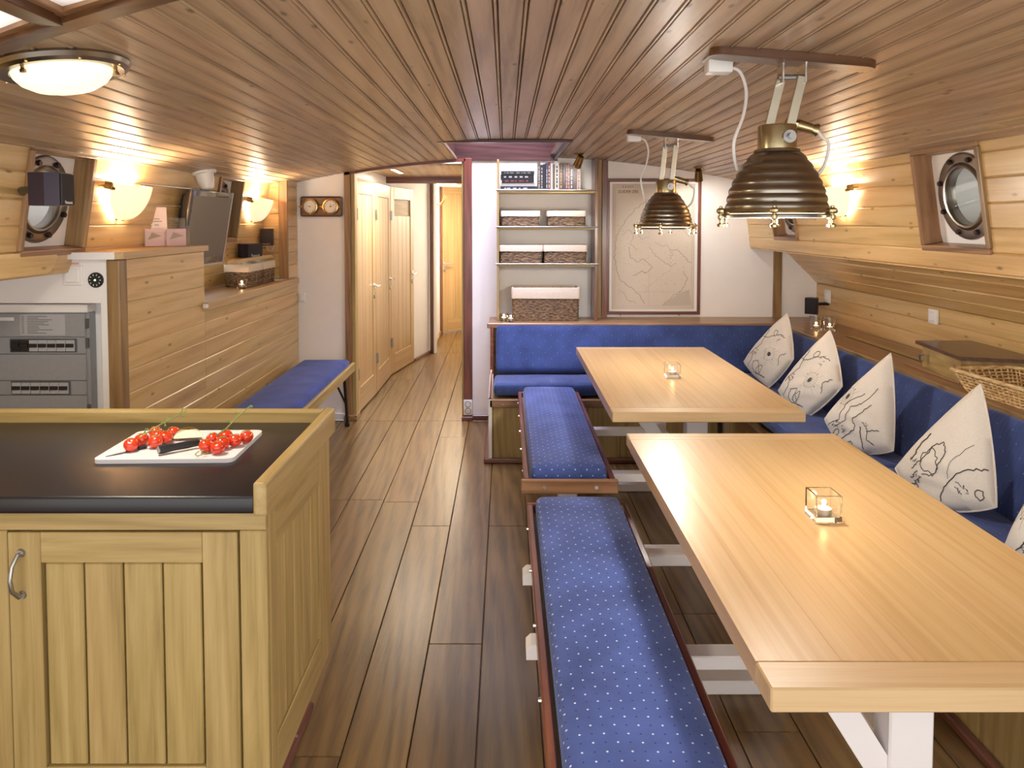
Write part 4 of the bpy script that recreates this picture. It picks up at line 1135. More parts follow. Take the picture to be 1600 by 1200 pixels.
# ------------------------------------------------------------------ wall shelves with their load
SY0, SY1 = 5.285, 5.508
t = thing('wall_shelf', 'three wooden wall shelves with steel front rails between oak uprights', 'shelf', T(.3, 5.4, .78))
box('upright', (-.062, SY0-.005, .779), (-.047, SY1, zc(-.05)-.035), OAK, t, .002)
box('upright', (.640, SY0-.005, .779), (.662, SY1, zc(.65)-.006), MAHOG, t, .002)
SH = (1.716, 1.452, 1.186)
for z in SH:
    s = box('shelf_board', (-.047, SY0, z-.018), (.640, SY1, z), OAK, t, .002)
    B().cyl((-.07, SY0-.008, z+.004), (.668, SY0-.008, z+.004), .0055, None, 10).build('front_rail', STEEL, t)
def bask(label, x0, x1, z, h, d=.19, group=None, yc=None): return basket(label, T((x0+x1)/2, yc or (SY0+.012+d/2), z), x1-x0, d, h, group)
bask('small seagrass basket on the second shelf, left one', -.033, .247, SH[1]+.001, .115, group='small shelf baskets')
bask('small seagrass basket on the second shelf, right one', .300, .580, SH[1]+.001, .115, group='small shelf baskets')
bask('seagrass basket on the lowest shelf, left one', -.045, .268, SH[2]+.001, .135, group='medium shelf baskets')
bask('seagrass basket on the lowest shelf, right one', .274, .590, SH[2]+.001, .135, group='medium shelf baskets')
b_ = bask('large open seagrass basket with white liner on the ledge below the shelves', .045, .535, .7785, .238, d=.2, yc=5.37)
# books
def book(label, m, w, d, h, col, band=None, group='books on the top shelf', page='#d9d2c2'):
    """w thickness, d depth, h height; spine towards -y"""
    C1 = plain('book_cover', col, .45, noise=.15, nscale=30); C2 = plain('book_paper', page, .8); C3 = plain('book_print', band or '#d8d4cc', .6)
    b = B(); c = .0022
    b.box((0, 0, 0), (c, d, h)); b.box((w-c, 0, 0), (w, d, h)); b.box((c, 0, 0), (w-c, c, h), 0)
    b.mi = 1; b.box((c, c, .003), (w-c, d-.004, h-.003))
    if band:
        b.mi = 2
        rnd = random.Random(label)
        z0 = h*.1
        while z0 < h*.8:
            l_ = h*rnd.uniform(.03, .12); b.box((w*.32, -.0006, z0), (w*.68, 0, z0+l_)); z0 += l_+h*rnd.uniform(.015, .08)
    o = b.build('book', [C1, C2, C3], None, m, smooth=0, center=False)
    return tag(o, label, 'book', group)
zz = SH[0]+.001
lay = [('wide blue and black book at the bottom of the lying stack', '#181d2d', '#9098a2', .030, .262, .16), ('white book lying second from below in the stack', '#9c9a95', None, .024, .245, .155),
       ('black book with red title lying in the middle of the stack', '#111011', '#7e3535', .027, .232, .16), ('black book with white title lying second from the top', '#0e0d10', '#959598', .031, .240, .16), ('black book lying on top of the stack', '#151517', '#5f5f61', .026, .238, .15)]
for i, (lb, c, bd, th, ln, dp) in enumerate(lay):
    book(lb, T(-.036 + .004*(i % 3), SY0+.012+.004*(i % 2), zz+th) @ RY(PI/2), th, dp, ln, c, bd); zz += th+.0004
up = [('#564c41', .018, .205, '#958c81', 'thin beige mottled book, first upright one beside the stack'), ('#23232a', .022, .185, '#909092', 'dark grey upright book, second from the lying stack'), ('#1a181d', .018, .19, None, 'black upright book, third from the lying stack'), ('#343b4b', .015, .20, '#95989e', 'slim slate blue upright book'), ('#582327', .018, .205, '#a29a8e', 'upright book with red top and pale spine'), ('#95918a', .021, .195, None, 'off white upright book left of the white one with a black emblem'), ('#423d22', .012, .19, None, 'very thin olive upright book'),
      ('#a59e9a', .031, .208, '#1a1517', 'thick white upright book with black emblem'), ('#442f1f', .029, .19, '#836f53', 'brown upright book right of the thick white one'), ('#2e1621', .018, .19, None, 'plum coloured upright book'), ('#412931', .019, .185, '#8f7777', 'dusky pink upright book'), ('#85342d', .012, .195, '#a7a19b', 'slim red upright book with white dot'), ('#1a1a25', .028, .18, '#a5a2a1', 'navy upright book with large white title'), ('#4b343b', .026, .17, None, 'mauve upright book near the right end'), ('#9e9792', .027, .155, '#7e4049', 'white upright book with red title at the right end')]
x = .232
for i, (c, w, h, bd, lb) in enumerate(up):
    w *= .93
    book(lb, T(x, SY0+.014+.003*(i % 3), SH[0]+.001), w, .14, min(h, zc(x+w)-.012-SH[0]), c, bd); x += w+.001

# ------------------------------------------------------------------ framed chart
t = thing('framed_chart', 'old sea chart in a narrow mahogany frame on the far wall', 'picture', T(1.10, YF-.01, .8))
fx0, fx1, fz0, fz1 = .752, 1.455, .80, 1.812; fw = .022; fy0, fy1 = YF-.03, YF-.002
for a, b2 in (((fx0, fz0), (fx1, fz0+fw)), ((fx0, fz1-fw), (fx1, fz1)), ((fx0, fz0+fw), (fx0+fw, fz1-fw)), ((fx1-fw, fz0+fw), (fx1, fz1-fw))):
    box('frame', (a[0], fy0, a[1]), (b2[0], fy1, b2[1]), MAHOG, t, .003)
box('mount', (fx0+fw, YF-.012, fz0+fw), (fx1-fw, YF-.004, fz1-fw), WHITE, t)
PAPER = plain('chart_paper', '#dfd3c4', .8, noise=.08, nscale=3)
pp = box('chart_sheet', (fx0+fw+.02, YF-.0145, fz0+fw+.015), (fx1-fw-.02, YF-.012, fz1-fw-.015), PAPER, t)
INKM = plain('chart_ink', '#9a8e80', .9); INKT = plain('chart_title_ink', '#5d3230', .9)
px0, px1, pz0, pz1 = fx0+fw+.02, fx1-fw-.02, fz0+fw+.015, fz1-fw-.015
def cm(u, v): return (px0+(px1-px0)*u, YF-.0150, pz1-(pz1-pz0)*v)
ink = B(); rnd = random.Random(5)
def chart_line(pts, w, amp=.010, n=7):
    f = []
    for a, c in zip(pts, pts[1:]): f += wiggle(a, c, n, amp, rnd)[:-1]
    f.append(pts[-1]); ink.ribbon([cm(u, v) for u, v in f], w, (0, -1, 0))
for g in ([(.015, .012), (.985, .012), (.985, .988), (.015, .988), (.015, .012)], [(.035, .028), (.965, .028), (.965, .972), (.035, .972), (.035, .028)]): chart_line(g, .0016, 0, 1)
chart_line([(.50, .12), (.40, .14), (.30, .19), (.18, .27), (.10, .36), (.05, .42), (.04, .52), (.03, .60)], .0033)
chart_line([(.04, .60), (.06, .68), (.10, .76), (.17, .80), (.26, .84), (.33, .88), (.40, .96)], .0033)
chart_line([(.20, .50), (.22, .58), (.30, .62), (.38, .60), (.44, .63), (.49, .66), (.44, .70), (.34, .70), (.30, .73), (.27, .72)], .0031)
chart_line([(.45, .50), (.50, .55), (.58, .60), (.66, .64), (.72, .66), (.78, .63)], .0026)
chart_line([(.70, .52), (.80, .53), (.85, .56), (.90, .60), (.96, .63)], .0033)
chart_line([(.86, .70), (.92, .75), (.88, .82), (.80, .87), (.70, .92), (.62, .97)], .0033)
chart_line([(.60, .20), (.68, .28), (.76, .33), (.85, .36), (.93, .42)], .0023)
chart_line([(.12, .40), (.20, .36), (.26, .42), (.22, .48), (.30, .52)], .0022)
chart_line([(.52, .46), (.60, .50), (.66, .48), (.74, .56), (.70, .60)], .0022)
chart_line([(.08, .84), (.16, .88), (.20, .93), (.30, .95)], .0024)
chart_line([(.34, .30), (.30, .38), (.36, .44), (.46, .42)], .0018)
chart_line([(.45, .97), (.45, .68)], .0009, 0, 1); chart_line([(.30, .86), (.96, .86)], .0009, 0, 1); chart_line([(.40, .84), (.75, .66)], .0009, 0, 1)
for _ in range(150):
    u, v = rnd.uniform(.06, .94), rnd.uniform(.3, .95); ink.ribbon([cm(u, v), cm(u+rnd.uniform(.005, .02), v+rnd.uniform(-.004, .004))], .0018, (0, -1, 0))
ink.build('chart_print', INKM, pp, smooth=0)
SH_L = plain('chart_land_tint', '#c9bfb2', .9)
B().prism([(.70, .97), (.62, .965), (.72, .92), (.82, .87), (.94, .84), (.965, .965)], -.00005, .00005, Matrix(((px1-px0, 0, 0, px0), (0, 0, 1, YF-.0147), (0, -(pz1-pz0), 0, pz1), (0, 0, 0, 1)))).build('tinted_land', SH_L, pp, smooth=0)
TM = Matrix(((1, 0, 0, 0), (0, 0, -1, 0), (0, 1, 0, 0), (0, 0, 0, 1)))
lettering('K A A R T', .019, INKT, pp, T(.912, YF-.0150, 1.752) @ TM)
lettering('ZUIDER ZEE', .0285, INKT, pp, T(.912, YF-.0150, 1.716) @ TM)
for x, z in ((.86, .797), (1.30, .797)): B().cyl((x, fy0+.012, z), (x, fy0+.004, z-.003), .005, .005, 8).build('frame_clip', STEEL, t)

# ------------------------------------------------------------------ barometer and clock
t = thing('barometer_board', 'wooden board with two brass ship instruments beside the passage', 'clock', T(-1.375, YF, 1.6))
x0, x1, z0, z1 = -1.528, -1.216, 1.532, 1.68
b = B(); b.prism([(x+(x0+x1)/2, y+(z0+z1)/2) for x, y in rrect((x1-x0)/2, (z1-z0)/2, .015, 4)], 0, .016, Matrix(((1, 0, 0, 0), (0, 0, -1, YF-.001), (0, 1, 0, 0), (0, 0, 0, 1))))
b.build('back_board', TEAK, t); 
ro = [(x+(x0+x1)/2, YF-.018, y+(z0+z1)/2) for x, y in rrect((x1-x0)/2-.004, (z1-z0)/2-.004, .012, 4)]
B().tube(ro, .006, 8, closed=True).build('moulded_edge', DARKTRIM, t)
DIAL = plain('dial_white', '#f0ece6', .5)
for cx, nm in ((-1.448, 'barometer'), (-1.296, 'clock')):
    X = Matrix(((1, 0, 0, cx), (0, 0, -1, YF-.017), (0, 1, 0, 1.605), (0, 0, 0, 1)))
    cs = B().lathe([(1e-5, 0), (.062, 0), (.060, .012), (.055, .034), (.060, .040), (.058, .048), (.050, .050), (.046, .044), (.046, .036), (1e-5, .036)], 36, X).build('case', BRASS, t)
    B().lathe([(1e-5, .0362), (.045, .0362), (.045, .0372), (1e-5, .0372)], 32, X).build('dial', DIAL, cs)
    mk = B()
    for k in range(12):
        a = 2*PI*k/12; mk.ribbon([X @ Vector((.034*math.cos(a), .034*math.sin(a), .0376)), X @ Vector((.041*math.cos(a), .041*math.sin(a), .0376))], .0025, (0, -1, 0))
    mk.build('dial_marks', PRINT, cs, smooth=0)
    hd = B()
    for a, l in ((PI*.5, .022), (PI*.15, .03)) if nm == 'clock' else ((PI*.9, .02),):
        hd.ribbon([X @ Vector((0, 0, .0382)), X @ Vector((l*math.cos(a), l*math.sin(a), .0382))], .003, (0, -1, 0))
    hd.lathe([(1e-5, .037), (.006, .037), (.006, .040), (1e-5, .040)], 12, X); hd.build('hands', OLDBRASS, cs, smooth=0)
    B().box((cx-.075, YF-.05, 1.597), (cx-.055, YF-.018, 1.613), .003).cyl((cx-.073, YF-.045, 1.605), (cx-.085, YF-.045, 1.605), .005).build('hinge_lug', BRASS, cs)
    B().box((cx+.052, YF-.05, 1.594), (cx+.066, YF-.02, 1.616), .003).build('catch', BRASS, cs)

# ------------------------------------------------------------------ pendant lamps
def pendant(label, X0, Y0, Zc, xd, zr, lean=0.0):
    """X0,Y0: ceiling fixing; xd: x of the shade; zr: rim height"""
    t = thing('pendant_lamp', label, 'lamp', T(X0, Y0, Zc), 'brass pendant lamps over the tables')
    sl = math.atan(-.132*(X0-.12))
    m = T(X0, Y0, Zc-.004) @ RY(-sl)
    o = []
    for cx, a0 in ((.185, -90), (-.185, 90)):
        for s in range(9):
            a = math.radians(a0+22.5*s); o.append((cx+.036*math.cos(a), .036*math.sin(a)))
    B().prism(o, -.024, 0).build('ceiling_plank', DARKTRIM, t, m)
    # U-bracket
    zt = Zc-.028
    for s in (-1, 1):
        B().box((X0+s*.030-.003, Y0-.02, zt-.055), (X0+s*.030+.003, Y0+.02, zt), .001).build('hanger_plate', CHROME, t)
    B().cyl((X0-.036, Y0, zt-.036), (X0+.036, Y0, zt-.036), .007, None, 10).build('hanger_bolt', STEEL, t)
    neck_t = zr + .235; neck_b = zr+.172
    top = Vector((X0, Y0, zt-.036)); bot = Vector((xd, Y0, neck_t-.03))
    for s in (-1, 1):
        d = (bot-top); L = d.length; u = d.normalized(); xx = Vector((0, 1, 0)).cross(u).normalized()
        mm = axes((top+bot)/2 + Vector((s*.021, s*-.018, 0)), xx, (0, 1, 0), -u) if False else Matrix(((xx.x, 0, -u.x, (top.x+bot.x)/2+s*.024), (xx.y, 1, -u.y, Y0+s*-.012), (xx.z, 0, -u.z, (top.z+bot.z)/2), (0, 0, 0, 1)))
        B().box((-.012, -.003, -L/2), (.012, .003, L/2), .001).build('arm', CHROME if False else STEELARM, t, mm)
    c = T(xd, Y0, 0)
    B().lathe([(1e-5, neck_t), (.048, neck_t), (.050, neck_t-.004), (.050, neck_b), (1e-5, neck_b)], 28, c).build('neck', PBRASS, t)
    # ribbed bell
    prof = [(.050, zr+.172), (.058, zr+.170), (.060, zr+.163)]
    ribs = 7
    for i in range(ribs*4+1):
        f = i/(ribs*4); a = f*PI/2
        r = .058 + (.128-.058)*math.sin(a)**.85; z = zr+.163 - (.163-.006)*f
        r += .0038*(abs(math.sin(PI*f*ribs))**.7)
        prof.append((r, z))
    prof += [(.128, zr+.004), (.124, zr+.004), (.122, zr+.02), (.11, zr+.07), (.085, zr+.12), (.055, zr+.15), (1e-5, zr+.155)]
    sd = B().lathe(prof, 48, c).build('shade', BRONZE, t, smooth=50)
    rg = B().lathe([(.120, zr), (.150, zr), (.153, zr+.004), (.150, zr+.012), (.128, zr+.014), (.120, zr+.008), (.120, zr)], 48, c).build('rim', PBRASS, t)
    B().lathe([(.121, zr-.012), (.143, zr-.012), (.145, zr-.006), (.143, zr-.002), (.121, zr-.002), (.121, zr-.012)], 48, c).build('glass_ring', STEEL, t)
    for k in range(6):
        a = 2*PI*k/6+.15; cx, cy = xd+.157*math.cos(a), Y0+.157*math.sin(a)
        kb = B().lathe([(1e-5, -.036), (.009, -.036), (.010, -.030), (.004, -.026), (.004, -.018), (.008, -.014), (.008, -.006), (.0045, -.004), (.0045, .018), (1e-5, .020)], 12, T(cx, cy, zr)).build('thumb_screw', PBRASS, t)
        B().ball((cx, cy, zr+.006), .0125, 10, (1, 1, .7)).build('lug', PBRASS, kb)
    # bulb and glass
    B().lathe([(1e-5, zr-.004), (.121, zr-.004), (.121, zr-.001), (1e-5, zr-.001)], 32, c).build('lamp_glass', LGLASS, t)
    lamp_light('pendant_bulb', 'POINT', (xd, Y0, zr-.035), 11.5, (1, .93, .83), .05, parent=t)
    # pivot screw, cable gland, wire
    B().cyl((xd+.012, Y0-.06, neck_t-.035), (xd+.012, Y0-.04, neck_t-.035), .017, .014, 14).cyl((xd+.012, Y0-.075, neck_t-.035), (xd+.012, Y0-.06, neck_t-.035), .008, .008, 10).build('pivot_screw', STEEL, t)
    g0 = Vector((xd+.03, Y0+.015, neck_t+.012)); gd = Vector((1, 0, -.28)).normalized()
    B().cyl(g0, g0+gd*.03, .013, .013, 12).cyl(g0+gd*.03, g0+gd*.07, .016, .014, 14).cyl(g0+gd*.07, g0+gd*.085, .012, .019, 14).build('cable_gland', PBRASS, t)
    # socket on the ceiling
    pxs, pys = X0-.165, Y0+.10
    B().box((pxs-.04, pys-.04, zc(pxs)-.011), (pxs+.04, pys+.04, zc(pxs)-.002), .003).build('socket_plate', WHITE_GLOSS, t)
    pl = B().box((pxs-.038, pys-.025, zc(pxs)-.048), (pxs+.032, pys+.025, zc(pxs)-.011), .006, 2).build('plug', WHITE_GLOSS, t)
    pts = [(pxs+.03, pys, zc(pxs)-.03), (pxs+.055, pys-.01, zc(pxs)-.045), (pxs+.066, pys-.03, zc(pxs)-.10), (pxs+.05, pys-.06, zc(pxs)-.17), (pxs+.02, pys-.08, zc(pxs)-.24), (xd-.105, Y0+.03, zr+.155), (xd-.09, Y0+.05, zr+.12)]
    B().tube(smooth_pts(pts), .0045, 8).build('cable', WHITE_GLOSS, t)
    e = g0+gd*.085
    pts = [e, e+Vector((.018, 0, -.02)), (xd+.148, Y0+.02, zr+.185), (xd+.142, Y0+.04, zr+.125), (xd+.11, Y0+.05, zr+.09)]
    B().tube(smooth_pts(pts), .0045, 8).build('cable', WHITE_GLOSS, t)
    return t
def smooth_pts(pts, n=6):
    p = [Vector(q) for q in pts]; out = []
    for i in range(len(p)-1):
        a = p[max(0, i-1)]; b_ = p[i]; c = p[i+1]; d = p[min(len(p)-1, i+2)]
        for s in range(n):
            t_ = s/n
            out.append(.5*((2*b_) + (c-a)*t_ + (2*a-5*b_+4*c-d)*t_**2 + (3*b_-a-3*c+d)*t_**3))
    out.append(p[-1]); return out
STEELARM = plain('bracket_metal', '#c4bfae', .3, metal=.9)
LGLASS = lit('lamp_glass_lit', (1, .85, .65), 2.0)
pendant('large looking brass pendant lamp over the nearer table', .765, 1.985, zc(.765), .728, 1.52)
pendant('brass pendant lamp over the farther table in front of the chart', .83, 3.72, zc(.83), .808, 1.47)

# ------------------------------------------------------------------ ceiling light, detector, spots
lx, ly = -1.075, 1.80; sl = math.atan(-.132*(lx-.12))
m = T(lx, ly, zc(lx)-.004) @ RY(-sl)
t = thing('ceiling_light', 'round ceiling light with glowing glass bowl and bronze rim', 'lamp', m)
B().lathe([(1e-5, 0), (.150, 0), (.152, -.006), (.146, -.016), (.134, -.022), (.112, -.020), (.108, -.014), (1e-5, -.014)], 56).build('rim', BRONZE, t, m)
GLOW = lit('lamp_bowl', (1, .86, .52), .62, base='#fff3d0')
B().lathe([(.109, -.016), (.106, -.028), (.093, -.044), (.068, -.058), (.035, -.066), (1e-5, -.068)], 48).build('glass_bowl', GLOW, t, m, smooth=80)
for k in range(3):
    a = 2*PI*k/3+.3; x, y = .116*math.cos(a), .116*math.sin(a)
    B().lathe([(1e-5, -.036), (.007, -.036), (.007, -.030), (.004, -.027), (.004, -.018), (1e-5, -.018)], 10, T(x, y, 0)).build('thumb_screw', OLDBRASS, t, m)
for k in range(8):
    a = 2*PI*k/8; B().ball((.139*math.cos(a), .139*math.sin(a), -.020), .004, 8).build('screw', BRASS, t, m)
lamp_light('ceiling_lamp_bulb', 'AREA', m @ Vector((0, 0, -.073)), 6, (1, .9, .7), .22, rot=(0, -sl, 0), parent=t)

lx, ly = -1.645, 4.02
t = thing('smoke_detector', 'white plastic cup shaped detector on the ceiling above the television', 'detector', T(lx, ly, zc(lx)))
m = T(lx, ly, zc(lx)-.003) @ RY(-math.atan(-.132*(lx-.12)))
B().lathe([(1e-5, 0), (.068, 0), (.068, -.010), (.060, -.016), (1e-5, -.016)], 28).build('base', WHITE_GLOSS, t, m)
B().lathe([(1e-5, -.014), (.050, -.014), (.046, -.05), (.036, -.092), (.024, -.10), (1e-5, -.10)], 28).build('cup', WHITE_GLOSS, t, m)

def spot(label, x, y, yaw, power, tgt):
    z = zc(x)-.004
    t = thing('spot_lamp', label, 'lamp', T(x, y, z), 'small brass spot lamps')
    B().lathe([(1e-5, 0), (.034, 0), (.034, -.006), (.022, -.014), (.008, -.018), (1e-5, -.018)], 20, T(x, y, z)).build('rose', OLDBRASS, t)
    B().cyl((x, y, z-.015), (x, y, z-.05), .009, .009, 10).build('stem', CHROME, t)
    p = Vector((x, y, z-.06)); d = (Vector(tgt)-p).normalized()
    B().cyl(p-d*.045, p+d*.035, .022, .030, 18).build('head', OLDBRASS, t)
    B().cyl(p+d*.0352, p+d*.037, .026, .026, 18).build('bulb', LGLASS, t)
    rot = d.to_track_quat('-Z', 'Y').to_euler()
    lamp_light('spot_beam', 'SPOT', p+d*.045, power, (1, .93, .84), .03, rot, t, spot=150)
    return t
spot('small brass spot lamp in front of the books', .50, 5.05, 0, 3.5, (.25, 5.50, 1.25))
spot('small brass spot lamp at the corner of the framed chart', 1.345, 5.15, 0, 4.5, (1.45, 5.50, 1.15))

# ------------------------------------------------------------------ wall sconces
SHADE = lit('sconce_glass', (1, .80, .50), .42, base='#ffe9c8')
def sconce(label, side, yc, zt, power, box_=False):
    xf = xr if side > 0 else xl; nn = nR if side > 0 else nL; tt = tR if side > 0 else tL; xd = (0, 1, 0) if side > 0 else (0, -1, 0)
    m = axes((xf(zt), yc, zt), xd, nn, tt)
    t = thing('wall_sconce', label, 'lamp', m, 'wall sconces')
    w, d, h = .235, .105, .16; nu, nv = 24, 10; vs = []; fs = []
    for j in range(nv+1):
        v = j/nv; r = math.sqrt(max(0, 1-v**1.9))*.97+.03
        for i in range(nu+1):
            u = PI*i/nu
            vs.append((w/2*math.cos(u)*r, .018+d*math.sin(u)*r, -h*v))
    for j in range(nv):
        for i in range(nu): a = j*(nu+1)+i; fs.append((a, a+1, a+nu+2, a+nu+1))
    o = B().add(vs, fs).build('glass_shade', SHADE, t, m, smooth=80)
    sm = o.modifiers.new('thickness', 'SOLIDIFY'); sm.thickness = .004
    for s in (-1, 1):
        B().box((s*(w/2-.03), .0, -.022), (s*(w/2+.06), .004, -.010), .001).build('bracket', BRASS, t, m)
        B().box((s*(w/2-.006), .0, -.03), (s*(w/2+.010), .032, .004), .002).cyl((s*(w/2+.002), .028, -.022), (s*(w/2-.012), .042, -.024), .009, .007, 10).build('clip', OLDBRASS, t, m)
    B().cyl((0, .0, -h+.004), (0, .034, -h+.004), .008, .008, 10).build('knob', BLACKP, t, m)
    if box_: B().box((.06 if side > 0 else .17, 0, -.15), (.12 if side > 0 else .225, .03, -.055), .004).build('junction_box', WHITE_GLOSS, t, m)
    p = m @ Vector((0, .075, -.045))
    lamp_light('sconce_bulb', 'POINT', p, power, (1, .86, .66), .05, parent=t)
    return t
sconce('lit glass wall sconce on the right wall behind the near pendant', 1, 3.90, 1.685, 6.5)
sconce('lit glass wall sconce on the left wall between porthole and television', -1, 3.25, 1.665, 6.5)
sconce('lit glass wall sconce in the far left corner above the small speakers', -1, 4.97, 1.655, 6)

# ------------------------------------------------------------------ electrical cabinet on the left
t = thing('switch_cabinet', 'tall white cabinet with plank side and wooden top holding the fuse box', 'cabinet', T(-1.85, 3.3, 0))
CY0 = 2.955; nx0, nx1, nz1 = -2.12, -1.632, 1.168
box('front_panel', (nx1, CY0, 0), (-1.606, CY0+.03, 1.345), WHITE_CAB, t, .001)
box('front_panel', (-2.12, CY0, nz1), (nx1, CY0+.03, 1.345), WHITE_CAB, t, .001)
box('niche_back', (nx0, CY0+.10, 0), (nx1+.02, CY0+.12, nz1+.02), WHITE_CAB, t)
box('niche_side', (nx1, CY0+.03, 0), (nx1+.018, CY0+.10, nz1), WHITE_CAB, t)
box('niche_top', (nx0, CY0+.03, nz1), (nx1, CY0+.10, nz1+.018), WHITE_CAB, t)
box('corner_post', (-1.606, CY0-.004, 0), (-1.552, CY0+.06, 1.345), TEAK, t, .006, 2)
for r in range(15):
    za = .03+.0945*r; hi = min(za+.0945, 1.345)
    if hi-za < .02: break
    board(3.79-CY0-.06, hi-za, PINE_W, t, axes((-1.556, (3.79+CY0+.06)/2, (za+hi)/2), (0, -1, 0), (1, 0, 0), (0, 0, 1)), name='side_board')
box('end_panel', (-1.86, 3.775, 1.0), (-1.57, 3.79, 1.345), PINE_W, t)
b = B(); b.prism([(-1.83, CY0-.03), (-1.56, CY0-.03), (-1.535, CY0), (-1.535, 3.80), (-1.83, 3.80)], 1.346, 1.374)
b.build('top_board', BEECH_E, t, axis=1); 
box('top_edge', (-1.83, CY0-.034, 1.346), (-1.555, CY0-.030, 1.374), WHITE_CAB, t)
t = thing('fuse_box', 'grey fuse box with two rows of breakers in the white niche', 'fuse box', T(-1.9, CY0+.05, .9))
gx0, gx1, gz0, gz1 = -2.10, -1.708, .70, 1.125; gy = CY0+.045
box('housing', (gx0, gy+.002, gz0), (gx1, CY0+.0995, gz1), GREYP, t, .004)
box('cover_top', (gx0, gy-.012, gz1), (gx1+.002, CY0+.0995, gz1+.035), WHITE_GLOSS, t, .003)
for z0, z1 in ((1.025, 1.122), (.955, 1.023), (.845, .953), (.785, .843), (.70, .783)):
    box('cover_strip', (gx0, gy-.006, z0), (gx1-.012, gy+.003, z1), GREYP, t, .002)
for z0, z1 in ((1.06, 1.10), (.98, 1.02), (.71, .745)): box('hinge', (gx1-.012, gy-.008, z0), (gx1, gy+.004, z1), GREYD, t, .001)
BRKG = plain('breaker_grey', '#b4b5ba', .4)
for zr_, x0, x1, n in ((.990, -2.022, -1.760, 7), (.815, -2.022, -1.790, 6)):
    fr = box('breaker_slot', (x0-.006, gy-.009, zr_-.028), (x1+.006, gy-.005, zr_+.028), GREYD, t, .001)
    w = (x1-x0)/n
    for k in range(n):
        dk = (zr_ > .9 and k < 2)
        br = box('breaker', (x0+w*k+.001, gy-.015, zr_-.023), (x0+w*(k+1)-.001, gy-.009, zr_+.023), BLACKP if dk else BRKG, t, .001)
        box('breaker_toggle', (x0+w*k+w*.08, gy-.022, zr_-.006), (x0+w*(k+1)-w*.08, gy-.015, zr_+.009), BLACKP, br, .001)
lab = box('circuit_list', (-1.985, gy-.0075, 1.032), (-1.80, gy-.0066, 1.117), plain('list_film', '#b4b6bc', .25), t)
li = B()
for k in range(11):
    z = 1.108-.0068*k
    li.box((-1.978, gy-.0081, z), (-1.968, gy-.0076, z+.0022)); li.box((-1.955, gy-.0081, z), (-1.955+.02+random.uniform(.02, .085), gy-.0081+.0005, z+.0022))
li.build('list_lines', GREYD, lab, smooth=0)
box('label_strip', (-2.09, gy-.009, 1.092), (-2.008, gy-.0066, 1.106), WHITE_GLOSS, t, .0005)
t = thing('wall_switch', 'white square switch on the front of the white cabinet', 'switch', T(-1.74, CY0, 1.28))
box('plate', (-1.779, CY0-.008, 1.240), (-1.700, CY0, 1.320), WHITE_GLOSS, t, .004, 2)
box('rocker', (-1.768, CY0-.013, 1.252), (-1.711, CY0-.007, 1.308), WHITE_CAB, t, .003)
box('red_label', (-1.765, CY0-.001, 1.324), (-1.715, CY0-.0001, 1.332), plain('pale_red', '#e0a8a0', .6), t)
X = Matrix(((1, 0, 0, -1.618-.006), (0, 0, -1, CY0), (0, 1, 0, 1.262), (0, 0, 0, 1)))
X = Matrix(((1, 0, 0, -1.648), (0, 0, -1, CY0), (0, 1, 0, 1.262), (0, 0, 0, 1)))
t = thing('control_dial', 'round black control dial with white marks on the white cabinet', 'dial', X)
B().lathe([(1e-5, 0), (.031, 0), (.031, .005), (.028, .009), (1e-5, .009)], 28, X).build('face', BLACKP, t)
b = B()
for k in range(10):
    a = 2*PI*k/10; b.ribbon([X @ Vector((.018*math.cos(a), .018*math.sin(a), .0094)), X @ Vector((.024*math.cos(a), .024*math.sin(a), .0094))], .003, (0, -1, 0))
b.build('marks', WHITE_GLOSS, t, smooth=0)
B().lathe([(1e-5, .009), (.0035, .009), (.003, .012), (1e-5, .0125)], 12, X).build('indicator_light', lit('green_led', (.3, 1, .2), 3), t)

# leaflet holder
m = T(-1.668, 3.60, 1.3745) @ RZ(math.radians(38))
t = thing('leaflet_holder', 'clear acrylic holder with pink leaflets on the cabinet top', 'holder', m)
AC = pane('acrylic', (.97, .97, .98), .10)
HW = .105
for y0, y1, h in ((-.045, -.042, .085), (.030, .033, .14)): B().box((-HW, y0, 0), (HW, y1, h)).build('acrylic_wall', AC, t, m)
B().box((-HW, -.042, 0), (HW, .030, .003)).build('acrylic_base', AC, t, m)
for s in (-1, 1): B().box((s*HW, -.045, 0), (s*(HW-.003), .033, .10)).build('acrylic_side', AC, t, m)
PK = plain('pink_paper', '#d6bccc', .6); PGREY = plain('grey_print', '#8d8a84', .7); PW = plain('pale_paper', '#eadfe2', .6)
for k, (x0, x1, h, y, mt) in enumerate(((-.095, -.01, .086, -.037, PK), (.002, .090, .086, -.037, PK))):
    lf = thing('leaflet', ('pink leaflet in the holder, left one', 'pink leaflet in the holder, right one')[k], 'leaflet', m, 'leaflets in the holder')
    B().box((x0, y, .0035), (x1, y+.010, h)).build('paper', mt, lf, m)
    B().prism([(x0+.012, .035), (x1-.010, .052), (x0+.03, .07)], 0, .0004, Matrix(((1, 0, 0, 0), (0, 0, -1, y), (0, 1, 0, 0), (0, 0, 0, 1)))).build('printed_shape', PGREY, lf, m, smooth=0)
lf = thing('leaflet', 'tall pale leaflet standing at the back of the holder', 'leaflet', m @ RX(math.radians(-6)), 'leaflets in the holder')
m2 = m @ T(-.03, .012, .0035) @ RX(math.radians(-6))
B().box((-.048, 0, 0), (.048, .004, .19)).build('paper', PW, lf, m2)
b = B()
for k, (w_, z) in enumerate(((.03, .13), (.05, .118), (.02, .10))): b.box((-w_/2, -.0005, z), (w_/2, 0, z+.004))
b.build('printed_lines', PRINT_L, lf, m2, smooth=0)

